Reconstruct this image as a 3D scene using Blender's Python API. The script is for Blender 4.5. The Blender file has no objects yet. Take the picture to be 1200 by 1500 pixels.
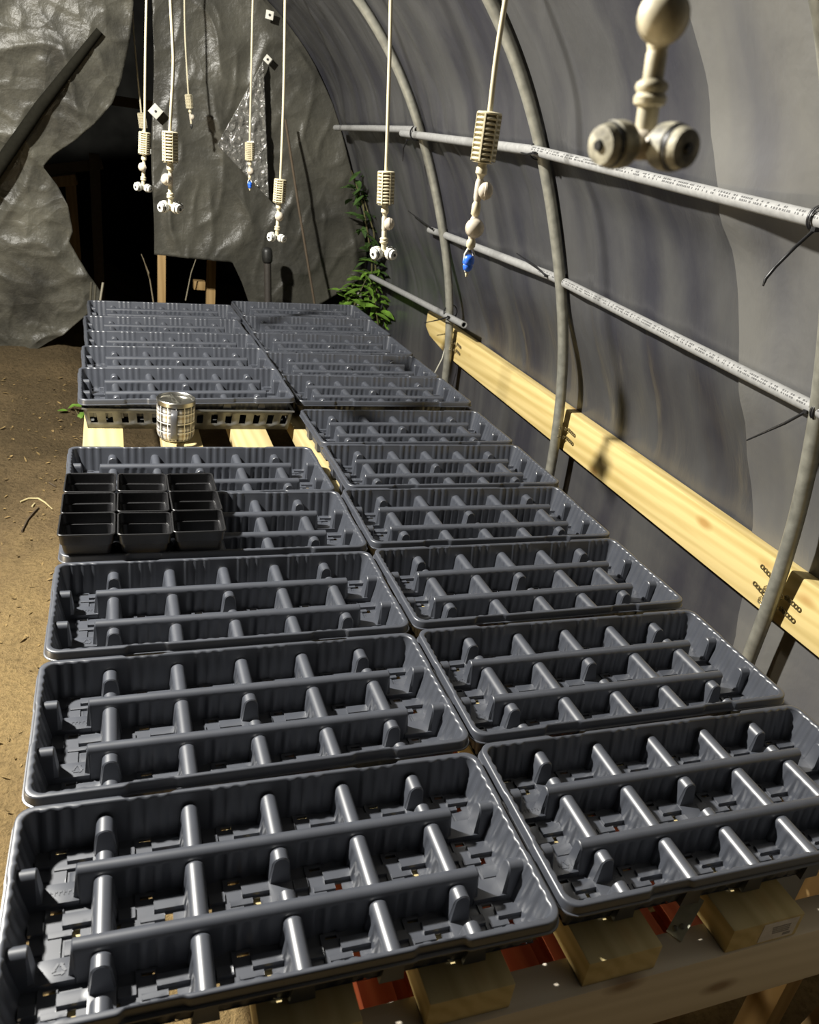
import bpy, bmesh, math, random
import numpy as np
from mathutils import Vector, Matrix, noise

random.seed(7)
scene = bpy.context.scene
COL = scene.collection
PI = math.pi
def R(d): return math.radians(d)

# ------------------------------------------------------------------ camera
CAM = Vector((0.11969, -0.60514, 0.74097))
YAW, PITCH, ROLL, FPX = R(22.475), R(25.117), R(8.552), 1155.82
_f = Vector((math.sin(YAW)*math.cos(PITCH), math.cos(YAW)*math.cos(PITCH), -math.sin(PITCH)))
_r = Vector((math.cos(YAW), -math.sin(YAW), 0)); _u = _r.cross(_f)
_c, _s = math.cos(ROLL), math.sin(ROLL)
CR, CU, CF = _c*_r + _s*_u, -_s*_r + _c*_u, _f
cd = bpy.data.cameras.new('camera'); cam = bpy.data.objects.new('camera', cd); COL.objects.link(cam)
m3 = Matrix((CR, CU, -CF)).transposed()
cam.matrix_world = Matrix.Translation(CAM) @ m3.to_4x4()
cd.sensor_fit = 'HORIZONTAL'; cd.sensor_width = 36.0; cd.lens = FPX/1200*36.0
cd.clip_start = 0.02; cd.clip_end = 200
cd.dof.use_dof = True; cd.dof.focus_distance = 1.55; cd.dof.aperture_fstop = 11
scene.camera = cam

def ray(px, py): return (CR*((px-600)/FPX) - CU*((py-750)/FPX) + CF)
def at_depth(px, py, d): return CAM + ray(px, py)*d
def on_axis(px, py, ax, v):
    r = ray(px, py); return CAM + r*((v-CAM[ax])/r[ax])

def proj(p):
    q = Vector(p)-CAM; z = q.dot(CF); return Vector((600+FPX*q.dot(CR)/z, 750-FPX*q.dot(CU)/z))
def on_upright(px, py, c):
    # point at a picture position on the upright plane that passes c and faces the camera
    h = Vector((CF.x, CF.y, 0)).normalized(); r = ray(px, py); return CAM + r*((Vector(c)-CAM).dot(h)/r.dot(h))

# ------------------------------------------------------------------ helpers
class MB:
    """collects geometry of ONE mesh"""
    def __init__(self): self.v = []; self.f = []
    def add(self, vs, fs):
        o = len(self.v); self.v += [tuple(p) for p in vs]; self.f += [tuple(i+o for i in f) for f in fs]; return self
    def box(self, x0, x1, y0, y1, z0, z1, M=None):
        vs = [Vector((x, y, z)) for z in (z0, z1) for y in (y0, y1) for x in (x0, x1)]
        if M is not None: vs = [M @ p for p in vs]
        return self.add(vs, [(0,2,3,1),(4,5,7,6),(0,1,5,4),(1,3,7,5),(3,2,6,7),(2,0,4,6)])
    def loft(self, loops, closed=True, cap0=False, cap1=False):
        n = len(loops[0]); o = len(self.v)
        for L in loops: self.v += [tuple(p) for p in L]
        k = n if closed else n-1
        for i in range(len(loops)-1):
            for j in range(k):
                a = o+i*n+j; b = o+i*n+(j+1) % n
                self.f.append((a, b, b+n, a+n))
        if cap0: self.f.append(tuple(o+j for j in range(n))[::-1])
        if cap1: self.f.append(tuple(o+(len(loops)-1)*n+j for j in range(n)))
        return self
    def tube(self, pts, r, n=10, cap=True):
        pts = [Vector(p) for p in pts]; rs = r if isinstance(r, (list, tuple)) else [r]*len(pts)
        t0 = (pts[1]-pts[0]).normalized()
        a = Vector((0,0,1)) if abs(t0.z) < .9 else Vector((1,0,0))
        u = t0.cross(a).normalized(); loops = []
        for i, p in enumerate(pts):
            t = (pts[min(i+1, len(pts)-1)] - pts[max(i-1, 0)]).normalized()
            u = (u - t*u.dot(t)).normalized(); w = t.cross(u)
            loops.append([p + (u*math.cos(2*PI*k/n) + w*math.sin(2*PI*k/n))*rs[i] for k in range(n)])
        return self.loft(loops, True, cap, cap)
    def lathe(self, prof, n=24, M=None, cap0=True, cap1=True):
        loops = []
        for r, z in prof:
            L = [Vector((r*math.cos(2*PI*k/n), r*math.sin(2*PI*k/n), z)) for k in range(n)]
            loops.append([M @ p for p in L] if M is not None else L)
        return self.loft(loops, True, cap0, cap1)
    def torus(self, c, ax, Rr, r, n=20, m=8):
        ax = Vector(ax).normalized(); a = Vector((0,0,1)) if abs(ax.z) < .9 else Vector((1,0,0))
        u = ax.cross(a).normalized(); w = ax.cross(u); c = Vector(c); loops = []
        for i in range(n+1):
            d = u*math.cos(2*PI*i/n) + w*math.sin(2*PI*i/n)
            loops.append([c + d*(Rr + r*math.cos(2*PI*k/m)) + ax*(r*math.sin(2*PI*k/m)) for k in range(m)])
        return self.loft(loops)
    def mesh(self, name, mat, smooth=35, bevel=0, weld=True):
        me = bpy.data.meshes.new(name); bm = bmesh.new()
        me.from_pydata(self.v, [], self.f); bm.from_mesh(me)
        if weld: bmesh.ops.remove_doubles(bm, verts=bm.verts, dist=1e-6)
        if bevel:
            es = [e for e in bm.edges if len(e.link_faces) == 2 and e.calc_face_angle(0) > R(30)]
            bmesh.ops.bevel(bm, geom=es, offset=bevel, segments=2, affect='EDGES', profile=.6, clamp_overlap=True)
        bmesh.ops.recalc_face_normals(bm, faces=bm.faces)
        bm.to_mesh(me); bm.free()
        if smooth:
            me.polygons.foreach_set('use_smooth', [True]*len(me.polygons))
            me.set_sharp_from_angle(angle=R(smooth))
        me.materials.append(mat); return me
    def build(self, name, mat, parent=None, **k):
        o = bpy.data.objects.new(name, self.mesh(name, mat, **k)); COL.objects.link(o); o.parent = parent
        return o

def tag(o, label=None, cat=None, group=None, kind=None):
    if label: o['label'] = label
    if cat: o['category'] = cat
    if group: o['group'] = group
    if kind: o['kind'] = kind
    return o
def empty(name, loc, label, cat, group=None, rot=(0,0,0)):
    o = bpy.data.objects.new(name, None); o.empty_display_size = .05; COL.objects.link(o)
    o.location = loc; o.rotation_euler = rot
    return tag(o, label, cat, group)
def part(name, me, parent, loc=(0,0,0), rot=(0,0,0)):
    o = bpy.data.objects.new(name, me); COL.objects.link(o); o.parent = parent; o.location = loc; o.rotation_euler = rot
    return o
KIDS = {}
def copy_tree(o, parent=None):
    c = o.copy(); COL.objects.link(c); c.parent = parent
    for ch in list(o.children): copy_tree(ch, c)
    return c
def solid(o, t, off=0):
    md = o.modifiers.new('thickness', 'SOLIDIFY'); md.thickness = t; md.offset = off; return o

# ------------------------------------------------------------------ materials
def newmat(name):
    m = bpy.data.materials.new(name); m.use_nodes = True; nt = m.node_tree
    return m, nt, nt.nodes['Principled BSDF']
def N(nt, t, **k):
    n = nt.nodes.new(t)
    for a, b in k.items():
        if a in n.inputs: n.inputs[a].default_value = b
        else: setattr(n, a, b)
    return n
def ramp(nt, stops):
    n = nt.nodes.new('ShaderNodeValToRGB'); e = n.color_ramp.elements
    while len(e) < len(stops): e.new(.5)
    for el, (p, c) in zip(e, stops): el.position = p; el.color = (*c, 1)
    return n
def coords(nt, scale=(1,1,1), rot=(0,0,0)):
    t = nt.nodes.new('ShaderNodeTexCoord'); mp = nt.nodes.new('ShaderNodeMapping')
    mp.inputs['Scale'].default_value = scale; mp.inputs['Rotation'].default_value = rot
    nt.links.new(t.outputs['Object'], mp.inputs['Vector']); return mp.outputs['Vector']
def bump(nt, bs, h, strength, dist):
    b = N(nt, 'ShaderNodeBump', Strength=strength, Distance=dist)
    nt.links.new(h, b.inputs['Height']); nt.links.new(b.outputs['Normal'], bs.inputs['Normal']); return b

def plain(name, col, rough=.5, metal=0, spec=.5, nscale=60, var=.12, bmp=.0, bd=.001):
    m, nt, bs = newmat(name)
    v = coords(nt); nz = N(nt, 'ShaderNodeTexNoise', Scale=nscale, Detail=3.0); nt.links.new(v, nz.inputs['Vector'])
    rp = ramp(nt, [(.3, tuple(c*(1-var) for c in col)), (.7, tuple(min(1, c*(1+var)) for c in col))])
    nt.links.new(nz.outputs['Fac'], rp.inputs['Fac']); nt.links.new(rp.outputs['Color'], bs.inputs['Base Color'])
    bs.inputs['Roughness'].default_value = rough; bs.inputs['Metallic'].default_value = metal
    bs.inputs['Specular IOR Level'].default_value = spec
    if bmp: bump(nt, bs, nz.outputs['Fac'], bmp, bd)
    return m

def wood(name, c0, c1, knot, axis='Y', rough=.6, knots=True):
    m, nt, bs = newmat(name)
    sc = {'Y': (1, .05, 1), 'X': (.05, 1, 1), 'Z': (1, 1, .05)}[axis]
    v = coords(nt, sc)
    n1 = N(nt, 'ShaderNodeTexNoise', Scale=14.0, Detail=6.0, Roughness=.55, Distortion=1.2); nt.links.new(v, n1.inputs['Vector'])
    w = N(nt, 'ShaderNodeTexWave', Scale=22.0, Distortion=5.0, Detail=3.0); w.bands_direction = 'DIAGONAL'
    nt.links.new(v, w.inputs['Vector'])
    mx = N(nt, 'ShaderNodeMath', operation='MULTIPLY_ADD'); nt.links.new(w.outputs['Fac'], mx.inputs[0]); mx.inputs[1].default_value = .35
    nt.links.new(n1.outputs['Fac'], mx.inputs[2])
    rp = ramp(nt, [(.35, c0), (.85, c1)]); nt.links.new(mx.outputs[0], rp.inputs['Fac'])
    out = rp.outputs['Color']
    if knots:
        sk = {'Y': (1, .45, 1), 'X': (.45, 1, 1), 'Z': (1, 1, .45)}[axis]
        vk = coords(nt, sk); vo = N(nt, 'ShaderNodeTexVoronoi', Scale=11.0); nt.links.new(vk, vo.inputs['Vector'])
        rk = ramp(nt, [(.06, (1,1,1)), (.17, (0,0,0))]); nt.links.new(vo.outputs['Distance'], rk.inputs['Fac'])
        mc = nt.nodes.new('ShaderNodeMix'); mc.data_type = 'RGBA'
        mm = N(nt, 'ShaderNodeMath', operation='MULTIPLY'); nt.links.new(rk.outputs['Color'], mm.inputs[0]); mm.inputs[1].default_value = .75
        nt.links.new(mm.outputs[0], mc.inputs[0]); nt.links.new(out, mc.inputs[6]); mc.inputs[7].default_value = (*knot, 1); out = mc.outputs[2]
    nt.links.new(out, bs.inputs['Base Color']); bs.inputs['Roughness'].default_value = rough
    bs.inputs['Specular IOR Level'].default_value = .3
    bump(nt, bs, mx.outputs[0], .25, .0015)
    return m

def film(name, col, rough, sc, b1, b2, stain=None, sheen=.5, dist=.02, transl=.0, alpha=1):
    """polythene: grey, glossy, wrinkled"""
    m, nt, bs = newmat(name)
    v = coords(nt, sc)
    n1 = N(nt, 'ShaderNodeTexNoise', Scale=3.0, Detail=5.0, Roughness=.5, Distortion=.6); nt.links.new(v, n1.inputs['Vector'])
    v2 = coords(nt); n2 = N(nt, 'ShaderNodeTexNoise', Scale=38.0, Detail=4.0); nt.links.new(v2, n2.inputs['Vector'])
    n3 = N(nt, 'ShaderNodeTexNoise', Scale=4.5, Detail=7.0, Roughness=.65); nt.links.new(v2, n3.inputs['Vector'])
    st = stain or tuple(c*.7 for c in col)
    vs3 = coords(nt, (.7, 2.6, .45), (R(-18), 0, 0)); n4 = N(nt, 'ShaderNodeTexNoise', Scale=2.6, Detail=4.0, Roughness=.45, Distortion=.3); nt.links.new(vs3, n4.inputs['Vector'])
    mm = N(nt, 'ShaderNodeMath', operation='MULTIPLY_ADD'); nt.links.new(n4.outputs['Fac'], mm.inputs[0]); mm.inputs[1].default_value = .75
    m5 = N(nt, 'ShaderNodeMath', operation='MULTIPLY'); nt.links.new(n3.outputs['Fac'], m5.inputs[0]); m5.inputs[1].default_value = .25; nt.links.new(m5.outputs[0], mm.inputs[2])
    rp = ramp(nt, [(.40, st), (.58, col)]); nt.links.new(mm.outputs[0], rp.inputs['Fac'])
    nt.links.new(rp.outputs['Color'], bs.inputs['Base Color'])
    bs.inputs['Roughness'].default_value = rough; bs.inputs['Specular IOR Level'].default_value = sheen
    ma = N(nt, 'ShaderNodeMath', operation='MULTIPLY_ADD'); nt.links.new(n2.outputs['Fac'], ma.inputs[0]); ma.inputs[1].default_value = b2
    nt.links.new(n1.outputs['Fac'], ma.inputs[2])
    bump(nt, bs, ma.outputs[0], b1, dist)
    if transl:
        bs.inputs['Transmission Weight'].default_value = 0
        tr = N(nt, 'ShaderNodeBsdfTranslucent', Color=(*col, 1)); mix = N(nt, 'ShaderNodeMixShader', Fac=transl)
        o = nt.nodes['Material Output']
        nt.links.new(bs.outputs[0], mix.inputs[1]); nt.links.new(tr.outputs[0], mix.inputs[2]); nt.links.new(mix.outputs[0], o.inputs['Surface'])
    return m

M = {}
M['tray'] = plain('tray_plastic', (.052, .057, .070), .40, 0, .8, 35, .08, .04, .0006); M['tray'].node_tree.nodes['Principled BSDF'].inputs['IOR'].default_value = 1.6
M['tray_b'] = M['tray']
M['pot'] = plain('pot_plastic', (.014, .014, .015), .34, 0, .8, 300, .3)
M['pine'] = wood('pine', (.46, .34, .12), (.64, .50, .22), (.36, .19, .05))
M['pineX'] = wood('pine_beam', (.60, .53, .42), (.68, .61, .50), (.20, .12, .06), axis='X')
M['pineS'] = wood('pine_slat', (.42, .33, .15), (.55, .45, .23), (.40, .24, .08))
M['pineZ'] = wood('pine_post', (.26, .165, .065), (.36, .24, .105), (.16, .09, .035), axis='Z', knots=False)
M['redwood'] = wood('red_painted_wood', (.34, .06, .03), (.48, .12, .06), (.12, .03, .02), knots=False)
M['film'] = film('greenhouse_film', (.066, .066, .066), .30, (1, 3.2, .9), .35, .03, (.034, .034, .041), .5, .02)
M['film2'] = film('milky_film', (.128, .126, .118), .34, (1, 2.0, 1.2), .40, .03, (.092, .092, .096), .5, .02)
def crumple(name, col, stain, rough, k, scale, transl=.12, spec=.6):
    m, nt, bs = newmat(name); v = coords(nt)
    w0 = N(nt, 'ShaderNodeTexNoise', Scale=3.0, Detail=3.0); nt.links.new(v, w0.inputs['Vector'])
    mx = N(nt, 'ShaderNodeMix', data_type='RGBA'); mx.inputs[0].default_value = .16; nt.links.new(v, mx.inputs[6]); nt.links.new(w0.outputs['Color'], mx.inputs[7])
    def crease(sc, w):
        vo = N(nt, 'ShaderNodeTexVoronoi', Scale=sc, feature='DISTANCE_TO_EDGE'); nt.links.new(mx.outputs[2], vo.inputs['Vector'])
        mr = N(nt, 'ShaderNodeMapRange'); mr.inputs[2].default_value = .22; mr.inputs[3].default_value = w; mr.inputs[4].default_value = 0; nt.links.new(vo.outputs['Distance'], mr.inputs[0]); return mr.outputs[0]
    a, b, c = crease(scale, 1.0), crease(scale*2.7, .45), N(nt, 'ShaderNodeTexNoise', Scale=26.0, Detail=5.0, Roughness=.6)
    nt.links.new(v, c.inputs['Vector'])
    ad = N(nt, 'ShaderNodeMath', operation='ADD'); nt.links.new(a, ad.inputs[0]); nt.links.new(b, ad.inputs[1])
    ma = N(nt, 'ShaderNodeMath', operation='MULTIPLY_ADD'); nt.links.new(c.outputs['Fac'], ma.inputs[0]); ma.inputs[1].default_value = .6; nt.links.new(ad.outputs[0], ma.inputs[2])
    n3 = N(nt, 'ShaderNodeTexNoise', Scale=3.2, Detail=8.0, Roughness=.66); nt.links.new(v, n3.inputs['Vector'])
    rp = ramp(nt, [(.36, stain), (.68, col)]); nt.links.new(n3.outputs['Fac'], rp.inputs['Fac']); nt.links.new(rp.outputs['Color'], bs.inputs['Base Color'])
    bs.inputs['Roughness'].default_value = rough; bs.inputs['Specular IOR Level'].default_value = spec
    bump(nt, bs, ma.outputs[0], k, .03)
    tr = N(nt, 'ShaderNodeBsdfTranslucent', Color=(*col, 1)); mix = N(nt, 'ShaderNodeMixShader', Fac=transl)
    o = nt.nodes['Material Output']
    nt.links.new(bs.outputs[0], mix.inputs[1]); nt.links.new(tr.outputs[0], mix.inputs[2]); nt.links.new(mix.outputs[0], o.inputs['Surface'])
    return m
M['curtain'] = crumple('dirty_polythene', (.100, .096, .076), (.034, .033, .028), .40, .34, 2.6, spec=.3)
M['curtain2'] = crumple('dirty_polythene_worn', (.078, .075, .060), (.040, .039, .033), .36, .28, 2.2, spec=.35)
M['galv'] = plain('galvanised_steel', (.26, .255, .215), .42, .35, .5, 45, .22)
M['pvc'] = plain('pvc_pipe', (.25, .25, .245), .45, 0, .5, 90, .12)
M['print'] = plain('pipe_print', (.07, .07, .07), .6)
M['tie'] = plain('tie_plastic', (.01, .01, .011), .4)
M['ivory'] = plain('ivory_plastic', (.50, .45, .31), .45, 0, .45, 70, .12, .05, .0005)
M['tube'] = plain('ivory_tube', (.46, .415, .29), .4, 0, .45, 50, .08)
M['valve'] = plain('valve_plastic', (.46, .41, .33), .5, 0, .4, 120, .18)
M['limed'] = plain('limescaled_nozzle', (.50, .50, .46), .6, 0, .4, 130, .45, .5, .002)
M['dirtstem'] = plain('stained_stem', (.50, .45, .32), .5, 0, .4, 60, .4)
M['dirty'] = plain('dirty_nozzle', (.30, .28, .21), .55, 0, .4, 90, .75, .6, .002)
M['dark'] = plain('dark_rubber', (.015, .015, .014), .45)
M['blue'] = plain('blue_nozzle', (.02, .12, .62), .4)
M['steel'] = plain('brushed_steel', (.55, .54, .50), .28, 1.0, .5, 40, .12)
M['crate'] = plain('grey_crate_plastic', (.12, .122, .118), .42, .1, .6, 40, .15)
M['leaf'] = plain('leaf', (.10, .19, .025), .45, 0, .4, 25, .5)
M['leafd'] = plain('dark_leaf', (.035, .07, .016), .5, 0, .3, 25, .4)
M['stem'] = plain('stem', (.09, .08, .03), .6)
M['straw'] = plain('straw', (.55, .47, .25), .6)
M['twig'] = plain('twig', (.07, .05, .03), .8)
M['litter'] = plain('leaf_litter', (.20, .14, .06), .8, 0, .2, 60, .6)
M['plate'] = plain('white_plate', (.55, .54, .48), .5)
M['sticker'] = plain('sticker_paper', (.62, .60, .62), .6)
M['ink'] = plain('sticker_ink', (.28, .27, .28), .7)
M['cord'] = plain('cord', (.60, .58, .48), .7)
M['strap'] = plain('strap_steel', (.30, .26, .16), .38, .9, .5, 80, .3)

# plaid enamel on the mug
def plaid():
    m, nt, bs = newmat('plaid_print')
    t = nt.nodes.new('ShaderNodeTexCoord'); sp = nt.nodes.new('ShaderNodeSeparateXYZ'); nt.links.new(t.outputs['Object'], sp.inputs[0])
    at = N(nt, 'ShaderNodeMath', operation='ARCTAN2'); nt.links.new(sp.outputs['Y'], at.inputs[0]); nt.links.new(sp.outputs['X'], at.inputs[1])
    def frac(src, k, off=0):
        a = N(nt, 'ShaderNodeMath', operation='MULTIPLY_ADD'); nt.links.new(src, a.inputs[0]); a.inputs[1].default_value = k; a.inputs[2].default_value = off
        b = N(nt, 'ShaderNodeMath', operation='FRACT'); nt.links.new(a.outputs[0], b.inputs[0]); return b.outputs[0]
    def band(src, stops):
        r = ramp(nt, stops); r.color_ramp.interpolation = 'CONSTANT'; nt.links.new(src, r.inputs['Fac']); return r.outputs['Color']
    W, B, G, T = (.80,.80,.80), (.03,.03,.03), (.30,.30,.31), (.60,.53,.42)
    va = band(frac(at.outputs[0], 7/(2*PI), .12), [(0, W), (.10, G), (.24, B), (.42, G), (.50, W), (.66, T), (.80, W), (.90, G)])
    hz = band(frac(sp.outputs['Z'], 1/.043, .30), [(0, W), (.12, G), (.22, B), (.40, G), (.50, W), (.68, T), (.80, W), (.92, G)])
    mx = nt.nodes.new('ShaderNodeMix'); mx.data_type = 'RGBA'; mx.blend_type = 'MULTIPLY'; mx.inputs[0].default_value = 1
    nt.links.new(va, mx.inputs[6]); nt.links.new(hz, mx.inputs[7])
    l0, l1 = (0,0,0), (.84,.82,.76)
    la = band(frac(at.outputs[0], 7/(2*PI)*2, .12), [(0, l0), (.44, l1), (.53, l0)]); lb = band(frac(sp.outputs['Z'], 1/.043*2, .30), [(0, l0), (.44, l1), (.54, l0)])
    for l_ in (la, lb):
        m2 = nt.nodes.new('ShaderNodeMix'); m2.data_type = 'RGBA'; m2.blend_type = 'LIGHTEN'; m2.inputs[0].default_value = 1
        nt.links.new(mx.outputs[2], m2.inputs[6]); nt.links.new(l_, m2.inputs[7]); mx = m2
    nt.links.new(mx.outputs[2], bs.inputs['Base Color']); bs.inputs['Roughness'].default_value = .3
    return m
M['plaid'] = plaid()

# soil: sandy path on the left, darker humus towards the back
def soil():
    m, nt, bs = newmat('sandy_soil')
    v = coords(nt)
    a = N(nt, 'ShaderNodeTexNoise', Scale=2.2, Detail=8.0, Roughness=.6, Distortion=.4); nt.links.new(v, a.inputs['Vector'])
    b = N(nt, 'ShaderNodeTexNoise', Scale=70.0, Detail=6.0, Roughness=.7); nt.links.new(v, b.inputs['Vector'])
    sp = nt.nodes.new('ShaderNodeSeparateXYZ'); t = nt.nodes.new('ShaderNodeTexCoord'); nt.links.new(t.outputs['Object'], sp.inputs[0])
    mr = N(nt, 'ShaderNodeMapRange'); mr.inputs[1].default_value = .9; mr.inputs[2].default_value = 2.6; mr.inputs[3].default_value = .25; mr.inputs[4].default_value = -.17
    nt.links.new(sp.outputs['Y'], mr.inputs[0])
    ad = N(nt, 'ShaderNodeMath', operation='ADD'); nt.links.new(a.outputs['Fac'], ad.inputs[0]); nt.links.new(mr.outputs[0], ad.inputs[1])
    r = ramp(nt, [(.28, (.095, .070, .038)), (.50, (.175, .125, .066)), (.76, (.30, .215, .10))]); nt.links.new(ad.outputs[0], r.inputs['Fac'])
    g = ramp(nt, [(.32, (.55,.55,.55)), (.55, (1,1,1))]); nt.links.new(b.outputs['Fac'], g.inputs['Fac'])
    mx = nt.nodes.new('ShaderNodeMix'); mx.data_type = 'RGBA'; mx.blend_type = 'MULTIPLY'; mx.inputs[0].default_value = .8
    nt.links.new(r.outputs['Color'], mx.inputs[6]); nt.links.new(g.outputs['Color'], mx.inputs[7]); nt.links.new(mx.outputs[2], bs.inputs['Base Color'])
    bs.inputs['Roughness'].default_value = .95; bs.inputs['Specular IOR Level'].default_value = .1
    ma = N(nt, 'ShaderNodeMath', operation='MULTIPLY_ADD'); nt.links.new(b.outputs['Fac'], ma.inputs[0]); ma.inputs[1].default_value = .35; nt.links.new(a.outputs['Fac'], ma.inputs[2])
    bump(nt, bs, ma.outputs[0], .9, .055)
    return m
M['soil'] = soil()
M['shade_panels'] = plain('black_shade_panel', (.010, .010, .009), .9, 0, .1, 6, .5)  # near-black, for the added panels that shade the far opening

# ------------------------------------------------------------------ ground
GZ = -.56
def ground_z(x, y):
    t = min(1, max(0, (y-1.9)/1.5)); t = t*t*(3-2*t)
    l = min(1, max(0, (.35-x)/.5)); l = l*l*(3-2*l)
    z = GZ + .21*t*l
    z += .03*noise.noise(Vector((x*1.7, y*1.7, 0))) + .010*noise.noise(Vector((x*6, y*6, 3))) + .004*noise.noise(Vector((x*22, y*22, 9)))
    return z
b = MB(); nx, ny = 190, 260; x0, x1, y0, y1 = -3.0, 2.2, -1.6, 6.4
vs = [(x0+(x1-x0)*i/nx, y0+(y1-y0)*j/ny) for j in range(ny+1) for i in range(nx+1)]
b.add([(x, y, ground_z(x, y)) for x, y in vs], [(j*(nx+1)+i, j*(nx+1)+i+1, (j+1)*(nx+1)+i+1, (j+1)*(nx+1)+i) for j in range(ny) for i in range(nx)])
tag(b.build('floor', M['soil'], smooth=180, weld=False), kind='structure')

# ------------------------------------------------------------------ right film wall on hoops
PROF = [(-.62,1.318), (-.1,1.313), (.08,1.306), (.2,1.29), (.3,1.268), (.37,1.25), (.48,1.208), (.6,1.16), (.755,1.095), (.83,1.058), (.9,1.013), (.97,.965), (1.03,.914), (1.12,.82), (1.20,.71), (1.27,.58)]
_pz = [p[0] for p in PROF]; _px = [p[1] for p in PROF]
# arc-length resample, smoothed
def prof_pts(n):
    P = np.array([(x, z) for z, x in PROF]); d = np.r_[0, np.cumsum(np.hypot(*np.diff(P, axis=0).T))]
    s = np.linspace(0, d[-1], n); q = np.c_[np.interp(s, d, P[:,0]), np.interp(s, d, P[:,1])]
    k = max(1, n//14)
    for _ in range(3):
        r = q.copy()
        for i in range(1, n-1):
            a = max(0, i-k); e = min(n-1, i+k); w = min(i-a, e-i); r[i] = q[i-w:i+w+1].mean(0)
        q = r
    return q
HOOPS = [.38, 1.25, 2.11, 3.36]
def sstep(a, b, x):
    t = min(1, max(0, (x-a)/(b-a))); return t*t*(3-2*t)
def film_surface(Y0, Y1, ny, ns, off, edge=None, off0=.0165, amp=1.0):
    q = prof_pts(ns); t = np.gradient(q, axis=0); t /= np.linalg.norm(t, axis=1)[:,None]; nrm = np.c_[t[:,1], -t[:,0]]
    b = MB(); vs = []
    for j in range(ny+1):
        for i in range(ns):
            x, z = q[i]; ya = Y0 if edge is None else edge(z)
            y = ya + (Y1-ya)*j/ny if edge is None else Y0 + (ya-Y0)*j/ny
            dh = min(abs(y-(h-.045*(z+.1) if h < .5 and z > -.1 else h)) for h in HOOPS)
            off_ = off if z < .1 else off + (off0-off)*sstep(.12, .42, z)
            for (xr, zr) in ((1.064, float(np.interp(y, [-.7, .36, 1.25, 2.24], [.68, .716, .754, .758]))), (1.219, float(np.interp(y, [-.5, .36, 1.3, 2.1], [.385, .426, .462, .452])))):
                dr = (float(np.interp(zr, _pz, _px))-xr)*(.82 if xr < 1.1 else .93)
                w_ = math.exp(-((z-zr)/.075)**2)*(1-math.exp(-(dh/.10)**2))*(1 if y < 2.3 or xr < 1.1 else math.exp(-((y-2.3)/.2)**2))
                off_ += (-(dr-.0145)-off_)*w_
            o = off_ + amp*(1-math.exp(-(dh/.06)**2))*(.004
                + .010*abs(noise.noise(Vector((y*2.2, z*1.1, 1)))) + .006*noise.noise(Vector((y*7+z*3, z*1.6, 5)))*math.exp(-dh/.35)*1.6 + .022*sstep(1.5, 2.4, y)*abs(noise.noise(Vector((y*3.5+z*1.3, z*.6, 15))))
                + .003*abs(noise.noise(Vector((y*16+z*9, z*3, 8))))
                + .007*max(0, 1-4*abs(noise.noise(Vector((y*3.1+z*2.4, z*1.1-y*.5, 23)))))**2*math.exp(-dh/.30)
                + .005*max(0, 1-4*abs(noise.noise(Vector((y*4.7-z*1.2, z*1.5+y*.8, 29)))))**2)
            if z < .16: o = off_ + (o-off_)*max(0, (z+.0)/.16) if z > 0 else off_ + .004*noise.noise(Vector((y*4, z*4, 2)))
            vs.append((x+nrm[i,0]*o, y, z+nrm[i,1]*o))
    b.add(vs, [(j*ns+i, j*ns+i+1, (j+1)*ns+i+1, (j+1)*ns+i) for j in range(ny) for i in range(ns-1)])
    return b
tag(film_surface(-1.6, 3.34, 420, 90, .068).build('wall_right', M['film'], smooth=180, weld=False), kind='structure')
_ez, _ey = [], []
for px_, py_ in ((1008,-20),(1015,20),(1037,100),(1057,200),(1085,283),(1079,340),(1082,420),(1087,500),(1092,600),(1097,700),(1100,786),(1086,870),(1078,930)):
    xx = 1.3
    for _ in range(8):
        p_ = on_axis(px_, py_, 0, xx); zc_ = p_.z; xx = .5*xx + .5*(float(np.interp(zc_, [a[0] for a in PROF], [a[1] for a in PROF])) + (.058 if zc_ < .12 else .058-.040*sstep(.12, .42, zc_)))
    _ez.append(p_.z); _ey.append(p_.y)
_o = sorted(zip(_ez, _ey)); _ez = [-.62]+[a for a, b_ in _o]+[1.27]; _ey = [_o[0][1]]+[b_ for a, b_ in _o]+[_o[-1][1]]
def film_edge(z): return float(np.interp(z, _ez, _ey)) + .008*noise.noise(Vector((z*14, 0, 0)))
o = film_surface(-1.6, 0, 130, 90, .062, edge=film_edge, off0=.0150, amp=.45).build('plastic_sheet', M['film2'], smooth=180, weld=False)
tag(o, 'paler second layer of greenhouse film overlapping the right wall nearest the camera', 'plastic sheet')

def hoop(y, label, lean=0.0):
    q = prof_pts(60); b = MB().tube([(x, y-(lean*(z+.1) if z > -.1 else 0), z) for x, z in q], .0145, 16)
    return tag(b.build('hoop_pipe', M['galv'], smooth=60), label, 'pipe', 'steel hoops of the tunnel frame')
hoop(.38, 'bent galvanised steel hoop pipe nearest the camera, strapped to the pine board', .045)
hoop(1.25, 'bent galvanised steel hoop pipe crossing the middle of the pine board')
hoop(2.11, 'bent galvanised steel hoop pipe at the pointed far end of the pine board')
hoop(3.36, 'steel hoop pipe at the far end wall behind the hanging polythene')

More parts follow.
